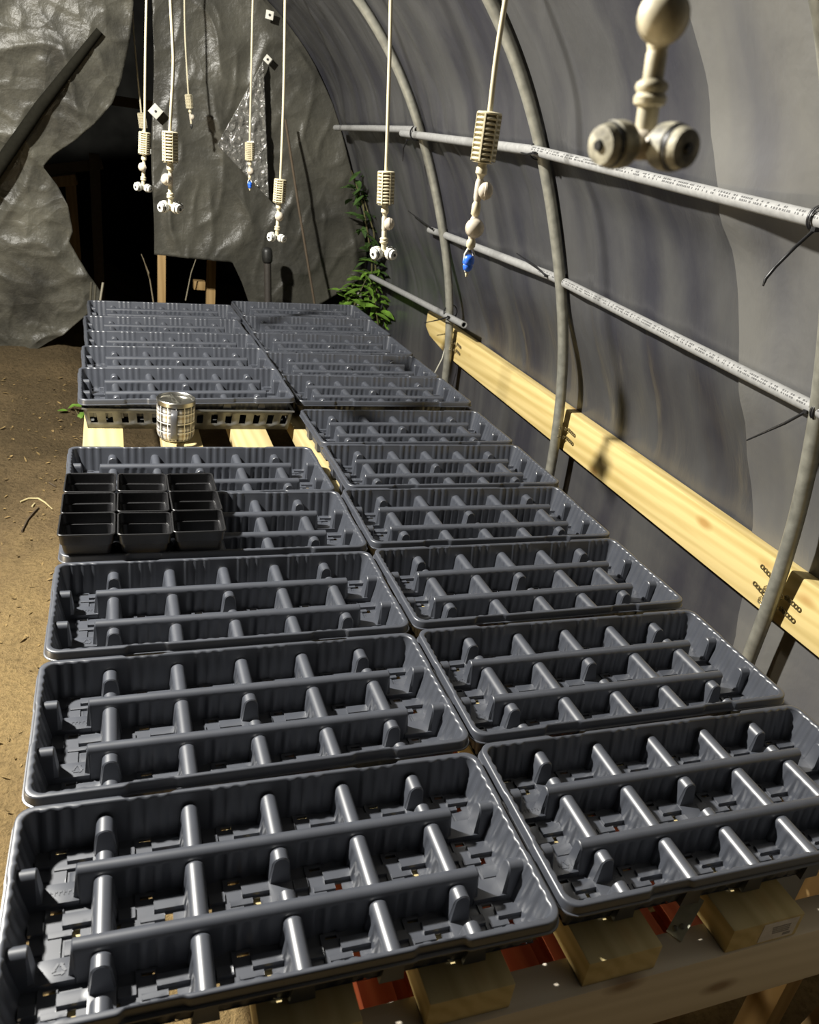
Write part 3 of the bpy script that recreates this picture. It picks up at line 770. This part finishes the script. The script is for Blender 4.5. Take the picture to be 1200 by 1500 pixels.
t = b.build('lid_slider', M['steel'], ld, bevel=.001); t.rotation_euler = (0, 0, R(12))
ha = math.atan2(-1, -.13)
b = MB(); loops = []
hp = [(.047, .078), (.058, .081), (.070, .078), (.0755, .068), (.0755, .045), (.0745, .030), (.068, .021), (.056, .019), (.047, .022)]
hp2 = []
for i in range(len(hp)-1):
    for k in range(4):
        a = i; p_ = [hp[max(0, a-1)], hp[a], hp[a+1], hp[min(len(hp)-1, a+2)]]; t_ = k/4
        hp2.append(tuple(.5*((2*p_[1][c]) + (-p_[0][c]+p_[2][c])*t_ + (2*p_[0][c]-5*p_[1][c]+4*p_[2][c]-p_[3][c])*t_*t_ + (-p_[0][c]+3*p_[1][c]-3*p_[2][c]+p_[3][c])*t_**3) for c in (0, 1)))
hp2.append(hp[-1])
for i, (u, z) in enumerate(hp2):
    a_ = Vector(hp2[max(0, i-1)]); c_ = Vector(hp2[min(len(hp2)-1, i+1)]); t_ = (c_-a_).normalized(); nrm = Vector((-t_.y, t_.x))
    L = []
    for k in range(12):
        an = 2*PI*k/12; w_ = .0088*math.copysign(abs(math.cos(an))**.6, math.cos(an)); h_ = .0035*math.copysign(abs(math.sin(an))**.7, math.sin(an))
        L.append(Vector((u+nrm.x*h_, w_, z+nrm.y*h_)))
    loops.append(L)
b.loft(loops, True, True, True); h = b.build('handle', plain('grey_handle', (.10, .10, .105), .35, .2), root, smooth=60); h.rotation_euler = (0, 0, ha)
tag(h, 'grey handle')

# ------------------------------------------------------------------ hanging misters
def mister(pxs, depth, wlen_px, ball_dir, kind, lab, roll=0.0, extra_ball=False, head_rot=0, near=False, skip_weight=False, tip_px=None, dirty=False):
    """pxs: picture points of the tube from the top down to the weight's top; depth: metres in front of the camera"""
    top = at_depth(*pxs[-1], depth)
    root = empty('hanging_mister', top, lab, 'mister', 'misting nozzles hanging over the trays')
    up = [on_upright(x, y, top) for x, y in pxs]
    # axis of the fittings: a little off plumb, as the tube ends
    ax = (top - on_upright(*tip_px, top)).normalized() if tip_px else Vector((0,0,1))
    k = wlen_px/(proj(top)-proj(top-ax*.0635)).length      # size against the nominal weight
    q = Vector((0,0,1)).rotation_difference(ax)
    root.rotation_euler = q.to_euler(); inv = q.inverted()
    def pt(name, b, mat, **kw):
        return b.build(name, mat, root, **kw)
    tp = [inv @ (p-top) for p in up]
    # run on upwards to the ridge line, plumb
    d0 = (up[0]-up[1]).normalized() if len(up) > 1 else Vector((0,0,1))
    tp = [inv @ (up[0] + d0*.25 + Vector((0,0,.12)) - top), inv @ (up[0]+d0*.12-top)] + tp
    fine = []
    for i in range(len(tp)-1):
        p_ = [tp[max(0, i-1)], tp[i], tp[i+1], tp[min(len(tp)-1, i+2)]]
        for j in range(6):
            t_ = j/6; fine.append(.5*((2*p_[1]) + (-p_[0]+p_[2])*t_ + (2*p_[0]-5*p_[1]+4*p_[2]-p_[3])*t_*t_ + (-p_[0]+3*p_[1]-3*p_[2]+p_[3])*t_**3))
    fine.append(tp[-1]); fine.append(Vector((0, 0, -.01*k)))
    pt('tube', MB().tube(fine, .0036*max(k, .9), 10), M['tube'], smooth=60)
    z = 0.0
    if not skip_weight:
        prof = [(.004, 0), (.010, -.0005)]; n = 10; hh = .068/n
        for i in range(n):
            a = -.001-hh*i; prof += [(.0165, a), (.0178, a-hh*.18), (.0178, a-hh*.42), (.0165, a-hh*.55), (.0125, a-hh*.60), (.0125, a-hh*.95)]
        prof += [(.0165, -.0690), (.010, -.0698), (.004, -.070)]
        b = MB().lathe([(r*k*.93, zz*k*.9071) for r, zz in prof], 28)
        for j in range(6):
            a = j*PI/3+.3; b.box(-.0012*k, .0012*k, k*.0121, .0170*k, -.0608*k, -.003*k, Matrix.Rotation(a, 4, 'Z'))
        pt('weight', b, M['ivory'], smooth=40)
        z = -.0635
    def lz(prof, name, mat, n=18, **kw):
        return pt(name, MB().lathe([(r*k, zz*k) for r, zz in prof], n, **kw), mat, smooth=45)
    if not skip_weight:
        lz([(.0062, z), (.0062, z-.004), (.0078, z-.006), (.0078, z-.013), (.0058, z-.0145), (.0042, z-.018), (.0042, z-.024)], 'coupling', M['ivory']); z -= .022
    def ball(z, dr, rb, name='check_valve'):
        b = MB(); c = Vector((dr[0]*.007*k, dr[1]*.007*k, (z-rb/1)*k)); dv = Vector((dr[0], dr[1], 0)).normalized()
        Mx = Matrix.Translation(c) @ dv.to_track_quat('Z', 'Y').to_matrix().to_4x4()
        P_ = [(0.0004, -rb*.8)] + [(rb*math.sin(a), -rb*.8*math.cos(a)) for a in [PI*.5*i/6 for i in range(1, 7)]]
        P_ += [(rb*1.06, .0005), (rb*1.06, .003), (rb, .0035)] + [(rb*.98*math.cos(a), .0035+rb*.75*math.sin(a)) for a in [PI*.5*i/6 for i in range(1, 7)]]
        b.lathe([(r*k, zz*k) for r, zz in P_], 24, Mx)
        b.lathe([(r*k, zz*k) for r, zz in ((.0045, z+.002), (.0058, z-.002), (.0058, z-rb*2+.002), (.0045, z-2*rb-.003))], 16)
        pt(name, b, M['valve'] if not dirty else M['dirtstem'], smooth=45)
        return z-2*rb
    z = ball(z, ball_dir, .0118)
    if extra_ball:
        lz([(.0040, z), (.0046, z-.004), (.0062, z-.008), (.0062, z-.020), (.0042, z-.022), (.004, z-.026)], 'coupling', M['ivory']); z -= .025
        z = ball(z, (-ball_dir[0]*.2, -1), .0125)
    if kind == 'tip':
        lz([(.0042, z), (.0046, z-.003), (.0064, z-.006), (.0064, z-.013), (.0045, z-.015), (.004, z-.017)], 'stem', M['ivory']); z -= .016
        b = MB()
        for j in range(2): b.tube([Vector(((-1)**j*.0028*k, 0, z*k)), Vector(((-1)**j*.0068*k, 0, (z-.008)*k)), Vector(((-1)**j*.0062*k, 0, (z-.018)*k)), Vector(((-1)**j*.002*k, 0, (z-.032)*k))], .0020*k, 8)
        pt('bridge', b, M['limed'], smooth=60)
        o = lz([(.003, z-.008), (.0068, z-.010), (.0082, z-.014), (.0082, z-.020), (.0066, z-.022), (.0072, z-.024), (.0060, z-.029), (.0035, z-.031)], 'nozzle_tip', M['blue']); tag(o, 'blue nozzle tip')
        lz([(.0022, z-.031), (.0026, z-.035), (.0014, z-.039)], 'drip_pin', M['ivory'], 10)
    elif kind == 'dark':
        lz([(.0042, z), (.0046, z-.004), (.0040, z-.018)], 'stem', M['ivory']); z -= .018
        lz([(.004, z), (.0062, z-.003), (.0058, z-.014), (.002, z-.022)], 'nozzle_tip', M['dark'])
    else:
        lz([(.0038, z+.002), (.0052, z-.003), (.0052, z-.014), (.0080, z-.016), (.0085, z-.018), (.0070, z-.0205), (.0085, z-.0225), (.0080, z-.0255), (.0055, z-.027), (.0055, z-.046)], 'stem', M['dirtstem'] if dirty else M['ivory']); z -= .044
        # four-way head: body with four threaded nozzles
        b = MB(); b.lathe([(r*k, zz*k) for r, zz in ((.004, z+.008), (.0082, z+.004), (.0088, z-.004), (.005, z-.008))], 18)
        for j in range(4):
            a = head_rot + j*PI/2; dv = Vector((math.cos(a), math.sin(a), -.06)).normalized()
            Mx = Matrix.Translation(Vector((0, 0, z*k))) @ dv.to_track_quat('Z', 'Y').to_matrix().to_4x4()
            b.lathe([(r*k, zz*k) for r, zz in ((.0060, .003), (.0064, .014))], 16, Mx)
        pt('head', b, M['ivory'] if not dirty else M['valve'], smooth=45)
        for j in range(4):
            a = head_rot + j*PI/2; dv = Vector((math.cos(a), math.sin(a), -.06)).normalized()
            Mx = Matrix.Translation(Vector((0, 0, z*k))) @ dv.to_track_quat('Z', 'Y').to_matrix().to_4x4()
            b = MB().lathe([(r*k, zz*k) for r, zz in ((.007, .0125), (.0108, .013), (.0116, .016), (.0116, .0225), (.0104, .0235), (.0104, .0255), (.0092, .0300), (.0060, .0308))], 20, Mx)
            o = pt('nozzle', b, M['dirty'] if dirty else M['limed'], smooth=45)
            b = MB().lathe([(r*k, zz*k) for r, zz in ((.0108, .0230), (.0112, .0240), (.0108, .0252))], 20, Mx)
            b.lathe([(r*k, zz*k) for r, zz in ((.0034, .0300), (.0024, .0325))], 12, Mx)
            b.build('seal_ring', M['dark'], root, smooth=45).parent = o
    return root
mister([(192,-20),(197,60),(207,165)], 3.37, 24, (1,-.2), 'head', 'distant mister half hidden behind the leftmost near mister', tip_px=(216,232), head_rot=.7)
mister([(215,-20),(213,80),(212,193)], 2.38, 34, (-.5,-1), 'head', 'leftmost mister with limescaled nozzle head hanging before the dark opening', tip_px=(210,266), head_rot=.75)
mister([(249,-20),(253,60),(254,100),(249,192)], 1.72, 47, (-1,-.35), 'head', 'second mister from the left with a thick weight and valve turned left', tip_px=(250,300), head_rot=.66)
mister([(270,-20),(271,50),(276,138)], 3.22, 22, (1,-.3), 'dark', 'small distant mister with a dark tip before the far curtain', tip_px=(281,190))
mister([(371,-20),(369,60),(366,208)], 2.89, 28, (.2,-1), 'tip', 'distant mister with blue tip hanging before the sparkling plastic', tip_px=(366,270))
mister([(418,-20),(417,60),(415,160),(411,262)], 2.25, 36, (.2,-1), 'head', 'mister above the far left trays, right of the small blue tipped one', tip_px=(406,343), head_rot=.6)
mister([(573,-20),(571,80),(566,250)], 1.59, 51, (1,-.35), 'head', 'mister over the right row with its ball valve turned right', tip_px=(562,370), head_rot=.50)
mister([(744,-20),(728,80),(718,163)], 1.04, 77, (1,-.35), 'tip', 'large mister with two ball valves and a blue tip', tip_px=(684,400), extra_ball=True)
mister([(985,-190),(982,-120),(976,-12)], .41, 213, (-.6,-1), 'head', 'blurred nearest mister with dirty nozzle head at upper right', tip_px=(945,195), head_rot=.20, skip_weight=True, dirty=True)

# ------------------------------------------------------------------ far end: hanging polythene, opening, shed
def sheet(name, edges, Y, mat, label, cat, nu=110, nv=150, amp=.05, seed=0, tilt=0.0, fold=1.0):
    """edges: (py, px_left, px_right) down the picture, set on a real wrinkled sheet about plane Y"""
    E = np.array(edges, float); b = MB(); vs = []
    for j in range(nv+1):
        py = E[0,0]+(E[-1,0]-E[0,0])*j/nv; xl = np.interp(py, E[:,0], E[:,1]); xr = np.interp(py, E[:,0], E[:,2])
        for i in range(nu+1):
            p = on_axis(xl+(xr-xl)*i/nu, py, 1, Y)
            v = Vector((p.x*2.3, p.z*1.7, seed))
            d = noise.noise(v)*amp + noise.noise(Vector((p.x*5+p.z*2.5, p.z*4-p.x, seed+4)))*amp*.25
            ridge_ = 1-abs(noise.noise(Vector((p.x*3.3-p.z*2.2, p.z*2.4+p.x*1.2, seed+9))))*2.0
            d += max(0, ridge_)**4*amp*.35*fold
            ridge_ = 1-abs(noise.noise(Vector((p.x*8+p.z*5, p.z*7-p.x*3, seed+13))))*2.0
            d += max(0, ridge_)**4*amp*.15*fold
            vs.append((p.x, p.y-d+tilt*(p.z), p.z))
    b.add(vs, [(j*(nu+1)+i, j*(nu+1)+i+1, (j+1)*(nu+1)+i+1, (j+1)*(nu+1)+i) for j in range(nv) for i in range(nu)])
    o = b.build(name, mat, smooth=180, weld=False); solid(o, .0012)
    return tag(o, label, cat)
sheet('plastic_curtain', [(-90,-330,200),(0,-330,195),(60,-320,190),(115,-310,178),(150,-300,165),(180,-290,140),(205,-285,110),(225,-280,80),(243,-275,64),(270,-270,84),(300,-265,100),(340,-260,107),(353,-255,101),(380,-250,116),(410,-240,136),(430,-230,149),(447,-220,143),(465,-210,122),(490,-190,92),(505,-160,66),(522,-120,36)],
      3.28, M['curtain'], 'dirty crumpled polythene curtain pulled aside left of the dark opening', 'curtain', 130, 170, .05, 2, -.10)
def curtain_mid():
    # columns across; bottom edge follows the torn lower hem
    bot = [(222, 372), (228, 373), (280, 378), (331, 383), (345, 412), (360, 452), (455, 450), (480, 436), (530, 405), (560, 380)]
    B_ = np.array(bot, float); b = MB(); vs = []; nu, nv = 140, 130; Y = 3.30; ztop = 1.28
    xl = on_axis(224, 300, 1, Y).x
    for j in range(nv+1):
        for i in range(nu+1):
            u = i/nu; pu = 222+(535-222)*u; zb = on_axis(pu, float(np.interp(pu, B_[:,0], B_[:,1])), 1, Y).z
            z = zb+(ztop-zb)*(1-j/nv); xr = float(np.interp(z, _pz, _px))+.012
            x = xl+(xr-xl)*u
            if i == 0: x += .006*math.sin(z*9)
            e = min(1, (1-u)/.06)
            d = noise.noise(Vector((x*2.2, z*.9, 31)))*.016 + noise.noise(Vector((x*6-z*2, z*3+x*2, 35)))*.006
            for q, (fa, fb, sd, am) in enumerate(((3.6, 2.2, 39, .014), (7.5, -4, 43, .006))):
                r_ = 1-abs(noise.noise(Vector((x*fa+z*fb, z*2.6-x*fb, sd))))*3; d += max(0, r_)**2*am
            vs.append((x, Y-d*e, z))
    b.add(vs, [(j*(nu+1)+i, j*(nu+1)+i+1, (j+1)*(nu+1)+i+1, (j+1)*(nu+1)+i) for j in range(nv) for i in range(nu)])
    o = b.build('plastic_curtain', M['curtain2'], smooth=180, weld=False); solid(o, .0012)
    tag(o, 'grey polythene curtain with a torn hem hanging right of the dark opening', 'curtain')
curtain_mid()
# near-black tapering bar laid diagonally against the left curtain
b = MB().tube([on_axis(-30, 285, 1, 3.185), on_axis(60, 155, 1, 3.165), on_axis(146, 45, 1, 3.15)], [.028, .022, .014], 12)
tag(b.build('dark_bar', plain('near_black_matte', (.011, .0105, .008), .95, 0, .02), smooth=60), 'near-black tapering bar set diagonally against the left polythene curtain', 'pole')
# bubbly scrap
def scrap():
    b = MB(); A, B_, C_ = (386, 88), (318, 212), (394, 292); n = 60; vs = []; idx = {}
    for i in range(n+1):
        for j in range(n+1-i):
            u, v = i/n, j/n
            px = A[0]+(B_[0]-A[0])*u+(C_[0]-A[0])*v; py = A[1]+(B_[1]-A[1])*u+(C_[1]-A[1])*v
            p = on_axis(px, py, 1, 3.252)
            q = Vector((p.x*30, p.z*30, 2)); d = noise.noise(q)*.008+noise.noise(q*2.2)*.004
            idx[i, j] = len(vs); vs.append((p.x, p.y-d, p.z))
    fs = []
    for i in range(n):
        for j in range(n-i):
            fs.append((idx[i,j], idx[i+1,j], idx[i,j+1]))
            if i+j < n-1: fs.append((idx[i+1,j], idx[i+1,j+1], idx[i,j+1]))
    b.add(vs, fs); o = b.build('plastic_scrap', film('crinkled_film', (.13, .128, .115), .12, (6, 6, 6), .9, .6, (.09, .088, .08), .9, .02), smooth=180, weld=False)
    solid(o, .001); tag(o, 'triangular scrap of sparkling crinkled plastic on the far curtain', 'plastic scrap')
scrap()
# small white plates pinned to the curtain
for (px, py, s_, rz, lab) in ((228, 163, .022, 40, 'small white plate with a hole pinned at the curtain edge by the opening'), (395, 22, .016, 5, 'upper small white plate pinned high on the far curtain'), (392, 87, .014, 35, 'lower small white plate pinned above the sparkling plastic')):
    root = empty('fixing_plate', on_axis(px, py, 1, 3.252), lab, 'plate', 'white plates pinned to the far curtain', (0, R(rz), 0))
    MB().box(-s_, s_, -.0015, .0015, -s_, s_).build('plate', M['plate'], root, bevel=.001)
    MB().lathe([(.005, 0), (.005, .002)], 12, Matrix.Rotation(PI/2, 4, 'X')).build('screw', M['dark'], root).location = (0, -.0015, 0)
# cane
def YP(px, py, Y): return on_axis(px, py, 1, Y)
b = MB().tube([YP(418, 175, 3.20), YP(437, 300, 3.17), YP(462, 452, 3.12)], .0055, 8)
tag(b.build('garden_cane', M['twig'], smooth=60), 'thin garden cane leaning on the far curtain behind the trays', 'cane')
# tool handle
root = empty('garden_tool', YP(392, 470, 3.13), 'black handled garden tool standing upright behind the far trays', 'tool')
base = Vector(root.location); T = [YP(391, 362, 3.13), YP(392, 385, 3.13), YP(393, 460, 3.13)]
up_ = T[0]-T[1]
b = MB().tube([T[1]-base, T[1]-base+up_*.12, T[1]-base+up_*.4, T[1]-base+up_*.75, T[1]-base+up_*.93, T[1]-base+up_*1.0], [.018, .023, .0245, .024, .019, .006], 16)
b.build('grip', M['dark'], root, smooth=60)
MB().tube([T[2]-base+Vector((0,0,-.3)), T[2]-base, T[1]-base+up_*.1], .0165, 14).build('shaft', plain('tarred_wood', (.035, .03, .025), .6), root, smooth=60)

# posts beyond the curtain
def post(px0_, px1_, pyt, pyb, Y, lab, dz=.5):
    a = on_axis(px0_, pyt, 1, Y); c = on_axis(px1_, pyt, 1, Y); e_ = on_axis((px0_+px1_)/2, pyb, 1, Y)
    b = MB().box(a.x, c.x, Y, Y+.04, e_.z-dz, a.z+.12)
    return tag(b.build('wooden_post', M['pineZ'], bevel=.002, smooth=50), lab, 'post', 'wooden posts beyond the opening')
post(231, 243, 376, 443, 3.62, 'wooden post under the left end of the torn curtain hem')
post(304, 317, 383, 445, 3.55, 'wooden post under the right end of the torn curtain hem')
# trestle frame inside the opening
Yf = 4.1
root = empty('timber_doorway', (on_axis(110, 440, 1, Yf).x, Yf, GZ), 'dim timber doorway standing inside the dark opening', 'doorway')
o0 = Vector(root.location)
def fr(name, pts, w, t, mat):
    p_, q_ = [on_axis(x, y, 1, Yf)-o0 for x, y in pts]; d_ = (q_-p_); L = d_.length
    Mx = Matrix.Translation((p_+q_)/2) @ d_.to_track_quat('Z', 'Y').to_matrix().to_4x4()
    MB().box(-w/2, w/2, -t/2, t/2, -L/2, L/2, Mx).build(name, mat, root, bevel=.002, smooth=50)
pz_ = M['pineZ']; dz_ = plain('old_grey_wood', (.10, .075, .045), .8)
fr('post', [(103, 262), (118, 470)], .055, .05, pz_); fr('rail', [(60, 268), (112, 262)], .10, .05, pz_)
fr('post', [(138, 225), (148, 470)], .05, .05, dz_); fr('rail', [(40, 252), (150, 240)], .03, .05, dz_)
o = MB().box(on_axis(160, 150, 1, 4.4).x, on_axis(235, 150, 1, 4.4).x, 4.4, 4.45, on_axis(190, 158, 1, 4.4).z, on_axis(190, 143, 1, 4.4).z).build('lintel_board', dz_, bevel=.002)
tag(o, 'dark wooden lintel board across the top of the opening', 'board')
p_ = on_axis(292, 417, 1, 3.9); o = MB().box(p_.x-.03, p_.x+.03, 3.88, 3.94, p_.z-.025, p_.z+.02).build('wood_block', pz_, bevel=.002)
tag(o, 'small wooden block between the two posts under the curtain hem', 'block')
o.location.z = 0
# roof and back wall, added so that the opening stays dark
b = MB().box(-3.0, 2.2, 6.2, 6.25, -.8, 2.6); tag(b.build('dark_backing', M['shade_panels']), kind='structure')
b = MB(); b.box(-3.0, 2.2, 3.6, 6.2, 1.75, 1.8); tag(b.build('shading_roof', M['shade_panels']), kind='structure')
# twigs in the opening
def twig(name, pts, r, lab, mat=None):
    b = MB().tube(pts, [r]*(len(pts)-1)+[r*.4], 6)
    return b, lab
b = MB()
b.tube([YP(226, 450, 3.6), YP(218, 400, 3.65), YP(207, 372, 3.7)], [.004, .003, .0015], 6); b.tube([YP(219, 408, 3.64), YP(212, 385, 3.6), YP(210, 378, 3.6)], [.003, .002, .001], 6)
tag(b.build('dry_twig', plain('dry_twig', (.16, .13, .08), .8), smooth=60), 'dry forked twig standing in the dark opening', 'twig')
b = MB().tube([YP(272, 440, 3.8), YP(280, 400, 3.8), YP(287, 380, 3.8)], [.004, .003, .002], 6)
tag(b.build('dry_twig', plain('pale_twig', (.26, .23, .16), .8), smooth=60), 'pale thin twig slanting between the two posts', 'twig')
for k, (a, c) in enumerate((((132, 450), (134, 413)), ((138, 450), (140, 418)), ((145, 452), (151, 414)))):
    b = MB().tube([YP(*a, 3.05)+Vector((0,0,-.35)), YP(*a, 3.05), YP(*c, 3.05)], .0048, 8)
    tag(b.build('short_stake', plain('stake%s' % 'abc'[k], [(.05,.045,.03), (.05,.045,.03), (.22,.2,.15)][k], .7), smooth=60),
        ['dark short stake, leftmost of three behind the far left tray', 'dark short stake, middle of three behind the far left tray', 'pale tipped short stake leaning right beside two dark stakes'][k], 'stake', 'short stakes behind the far left tray')

# ------------------------------------------------------------------ plants
def leaf(b, p, d, up, L, W, curl=.25):
    d = d.normalized(); s_ = d.cross(up).normalized(); n_ = s_.cross(d); rows_ = []
    for t_, w_ in ((0, .06), (.2, .7), (.45, 1), (.7, .75), (.88, .35), (1, .03)):
        c = p+d*L*t_-n_*curl*L*t_*t_
        rows_.append([c-s_*W*w_*.5+n_*W*.12*w_, c, c+s_*W*w_*.5+n_*W*.12*w_])
    b.loft(rows_, False)
def shrub(label, stems, mat, n, spread_, Lr, Wr, cat='plant', seed=1):
    rnd = random.Random(seed); root = empty('leafy_plant', stems[0][0], label, cat); o0 = Vector(root.location)
    fol = MB()
    for st in stems:
        st = [Vector(p) for p in st]; b = MB().tube([p-o0 for p in st], [.005]*(len(st)-1)+[.002], 6); b.build('stem', M['stem'], root, smooth=60)
        for k in range(n):
            t_ = rnd.uniform(.25, 1)*(len(st)-1); i = min(int(t_), len(st)-2); p = st[i].lerp(st[i+1], t_-i)
            a = rnd.uniform(0, 2*PI); d = Vector((math.cos(a), math.sin(a)*.8, rnd.uniform(-.5, .6)))
            p = p + Vector((rnd.gauss(0, spread_), rnd.gauss(0, spread_*.6), rnd.gauss(0, spread_)))
            leaf(fol, p-o0, d, Vector((rnd.uniform(-.3, .3), rnd.uniform(-.6, .1), 1)), rnd.uniform(*Lr), rnd.uniform(*Wr), rnd.uniform(.1, .5))
    fol.build('foliage', mat, root, smooth=60, weld=False)
    return root
D = 3.12
shrub('bright green leafy plant growing between bench end and film wall', [[YP(540, 560, D), YP(537, 470, D), YP(545, 395, D)], [YP(560, 560, D-.06), YP(556, 490, D-.06), YP(548, 430, D-.06)], [YP(500, 520, D+.05), YP(505, 455, D+.05), YP(520, 412, D+.05)], [YP(530, 520, D), YP(518, 450, D), YP(538, 405, D)]],
      M['leaf'], 42, .030, (.05, .11), (.020, .038), seed=3)
D = 3.16
shrub('dark green plant climbing behind the right hand edge of far curtain', [[YP(545, 470, D), YP(545, 380, D), YP(532, 300, D), YP(515, 250, D)], [YP(552, 430, D), YP(548, 340, D), YP(530, 280, D)]],
      M['leafd'], 34, .026, (.05, .09), (.022, .036), seed=9)
p_ = on_axis(122, 606, 2, -.46)
root = shrub('small light green weed on the soil beside the perforated crate', [[p_+Vector((0,0,-.05)), p_+Vector((.02,0,.03))], [p_+Vector((0,0,-.05)), p_+Vector((-.03,.02,.01))]], M['leaf'], 9, .016, (.025, .05), (.018, .03), 'weed', 5)
# straw, twig and litter on the soil
def on_ground(px, py):
    z = GZ
    for _ in range(12):
        p = on_axis(px, py, 2, z); z = ground_z(p.x, p.y)
    return on_axis(px, py, 2, z+.004)
def strand(name, pix, r, mat, lab, cat):
    b = MB().tube([on_ground(*q) for q in pix], [r]*(len(pix)-1)+[r*.5], 6); tag(b.build(name, M[mat], smooth=60), lab, cat)
strand('straw_stalk', [(30, 735), (42, 730), (56, 730), (66, 736), (77, 746)], .0028, 'straw', 'bent pale straw stalk lying on the soil left of the pots', 'straw')
strand('straw_stalk', [(47, 742), (51, 737)], .0035, 'straw', 'short scrap of straw beside the bent straw stalk', 'straw')
strand('dry_twig', [(32, 778), (40, 762), (50, 750), (57, 743)], .0035, 'twig', 'short dark twig lying on the soil left of the black pots', 'twig')
strand('dry_twig', [(72, 707), (82, 713)], .0035, 'twig', 'tiny dark twig close to the left edge of the bench', 'twig')
rnd = random.Random(21); b = MB()
for _ in range(1500):
    x = rnd.uniform(-.95, .15); y = rnd.uniform(.2, 3.0)
    if rnd.random() > .10+.90*(y/3.0)**1.3: continue
    p = Vector((x, y, ground_z(x, y)+.003)); a = rnd.uniform(0, 2*PI)
    leaf(b, p, Vector((math.cos(a), math.sin(a), rnd.uniform(-.05, .25))), Vector((0,0,1)), rnd.uniform(.006, .028), rnd.uniform(.003, .011), rnd.uniform(-.4, .4))
tag(b.build('leaf_litter', M['litter'], smooth=0, weld=False), 'scattered bits of leaf and bark on the soil left of bench', 'litter', kind='stuff')
# pale cord tied under the board tip
b = MB().tube([P(722,352+110,1.29)*0 + P(655,498,1.30), P(648,525,1.29), P(634,552,1.27), P(634,560,1.27)], .0022, 6)
b.tube([P(634,552,1.27), P(632,557,1.27), P(634,562,1.27)], [.003, .005, .003], 8)
tag(b.build('tie_cord', M['cord'], smooth=60), 'pale cord dangling from the pointed end of the pine board', 'cord')

# ------------------------------------------------------------------ light
ld_ = bpy.data.lights.new('flood_lamp', 'POINT'); ld_.energy = 700; ld_.shadow_soft_size = .05; ld_.color = (1.0, .965, .89)
lo = bpy.data.objects.new('flood_lamp', ld_); COL.objects.link(lo); lo.location = (-.95, 1.03, 1.70)
l2 = bpy.data.lights.new('work_lamp', 'POINT'); l2.energy = 42; l2.shadow_soft_size = .08; l2.color = (1.0, .86, .62)
l2o = bpy.data.objects.new('work_lamp', l2); COL.objects.link(l2o); l2o.location = (-1.25, .30, -.22)
w_ = bpy.data.worlds.new('night'); scene.world = w_; w_.use_nodes = True
bg = w_.node_tree.nodes['Background']; bg.inputs[0].default_value = (.75, .74, .72, 1); bg.inputs[1].default_value = .011

vs_ = scene.view_settings; vs_.view_transform = 'Standard'; vs_.look = 'None'; vs_.gamma = 1.0; vs_.exposure = 0.0; vs_.use_curve_mapping = False
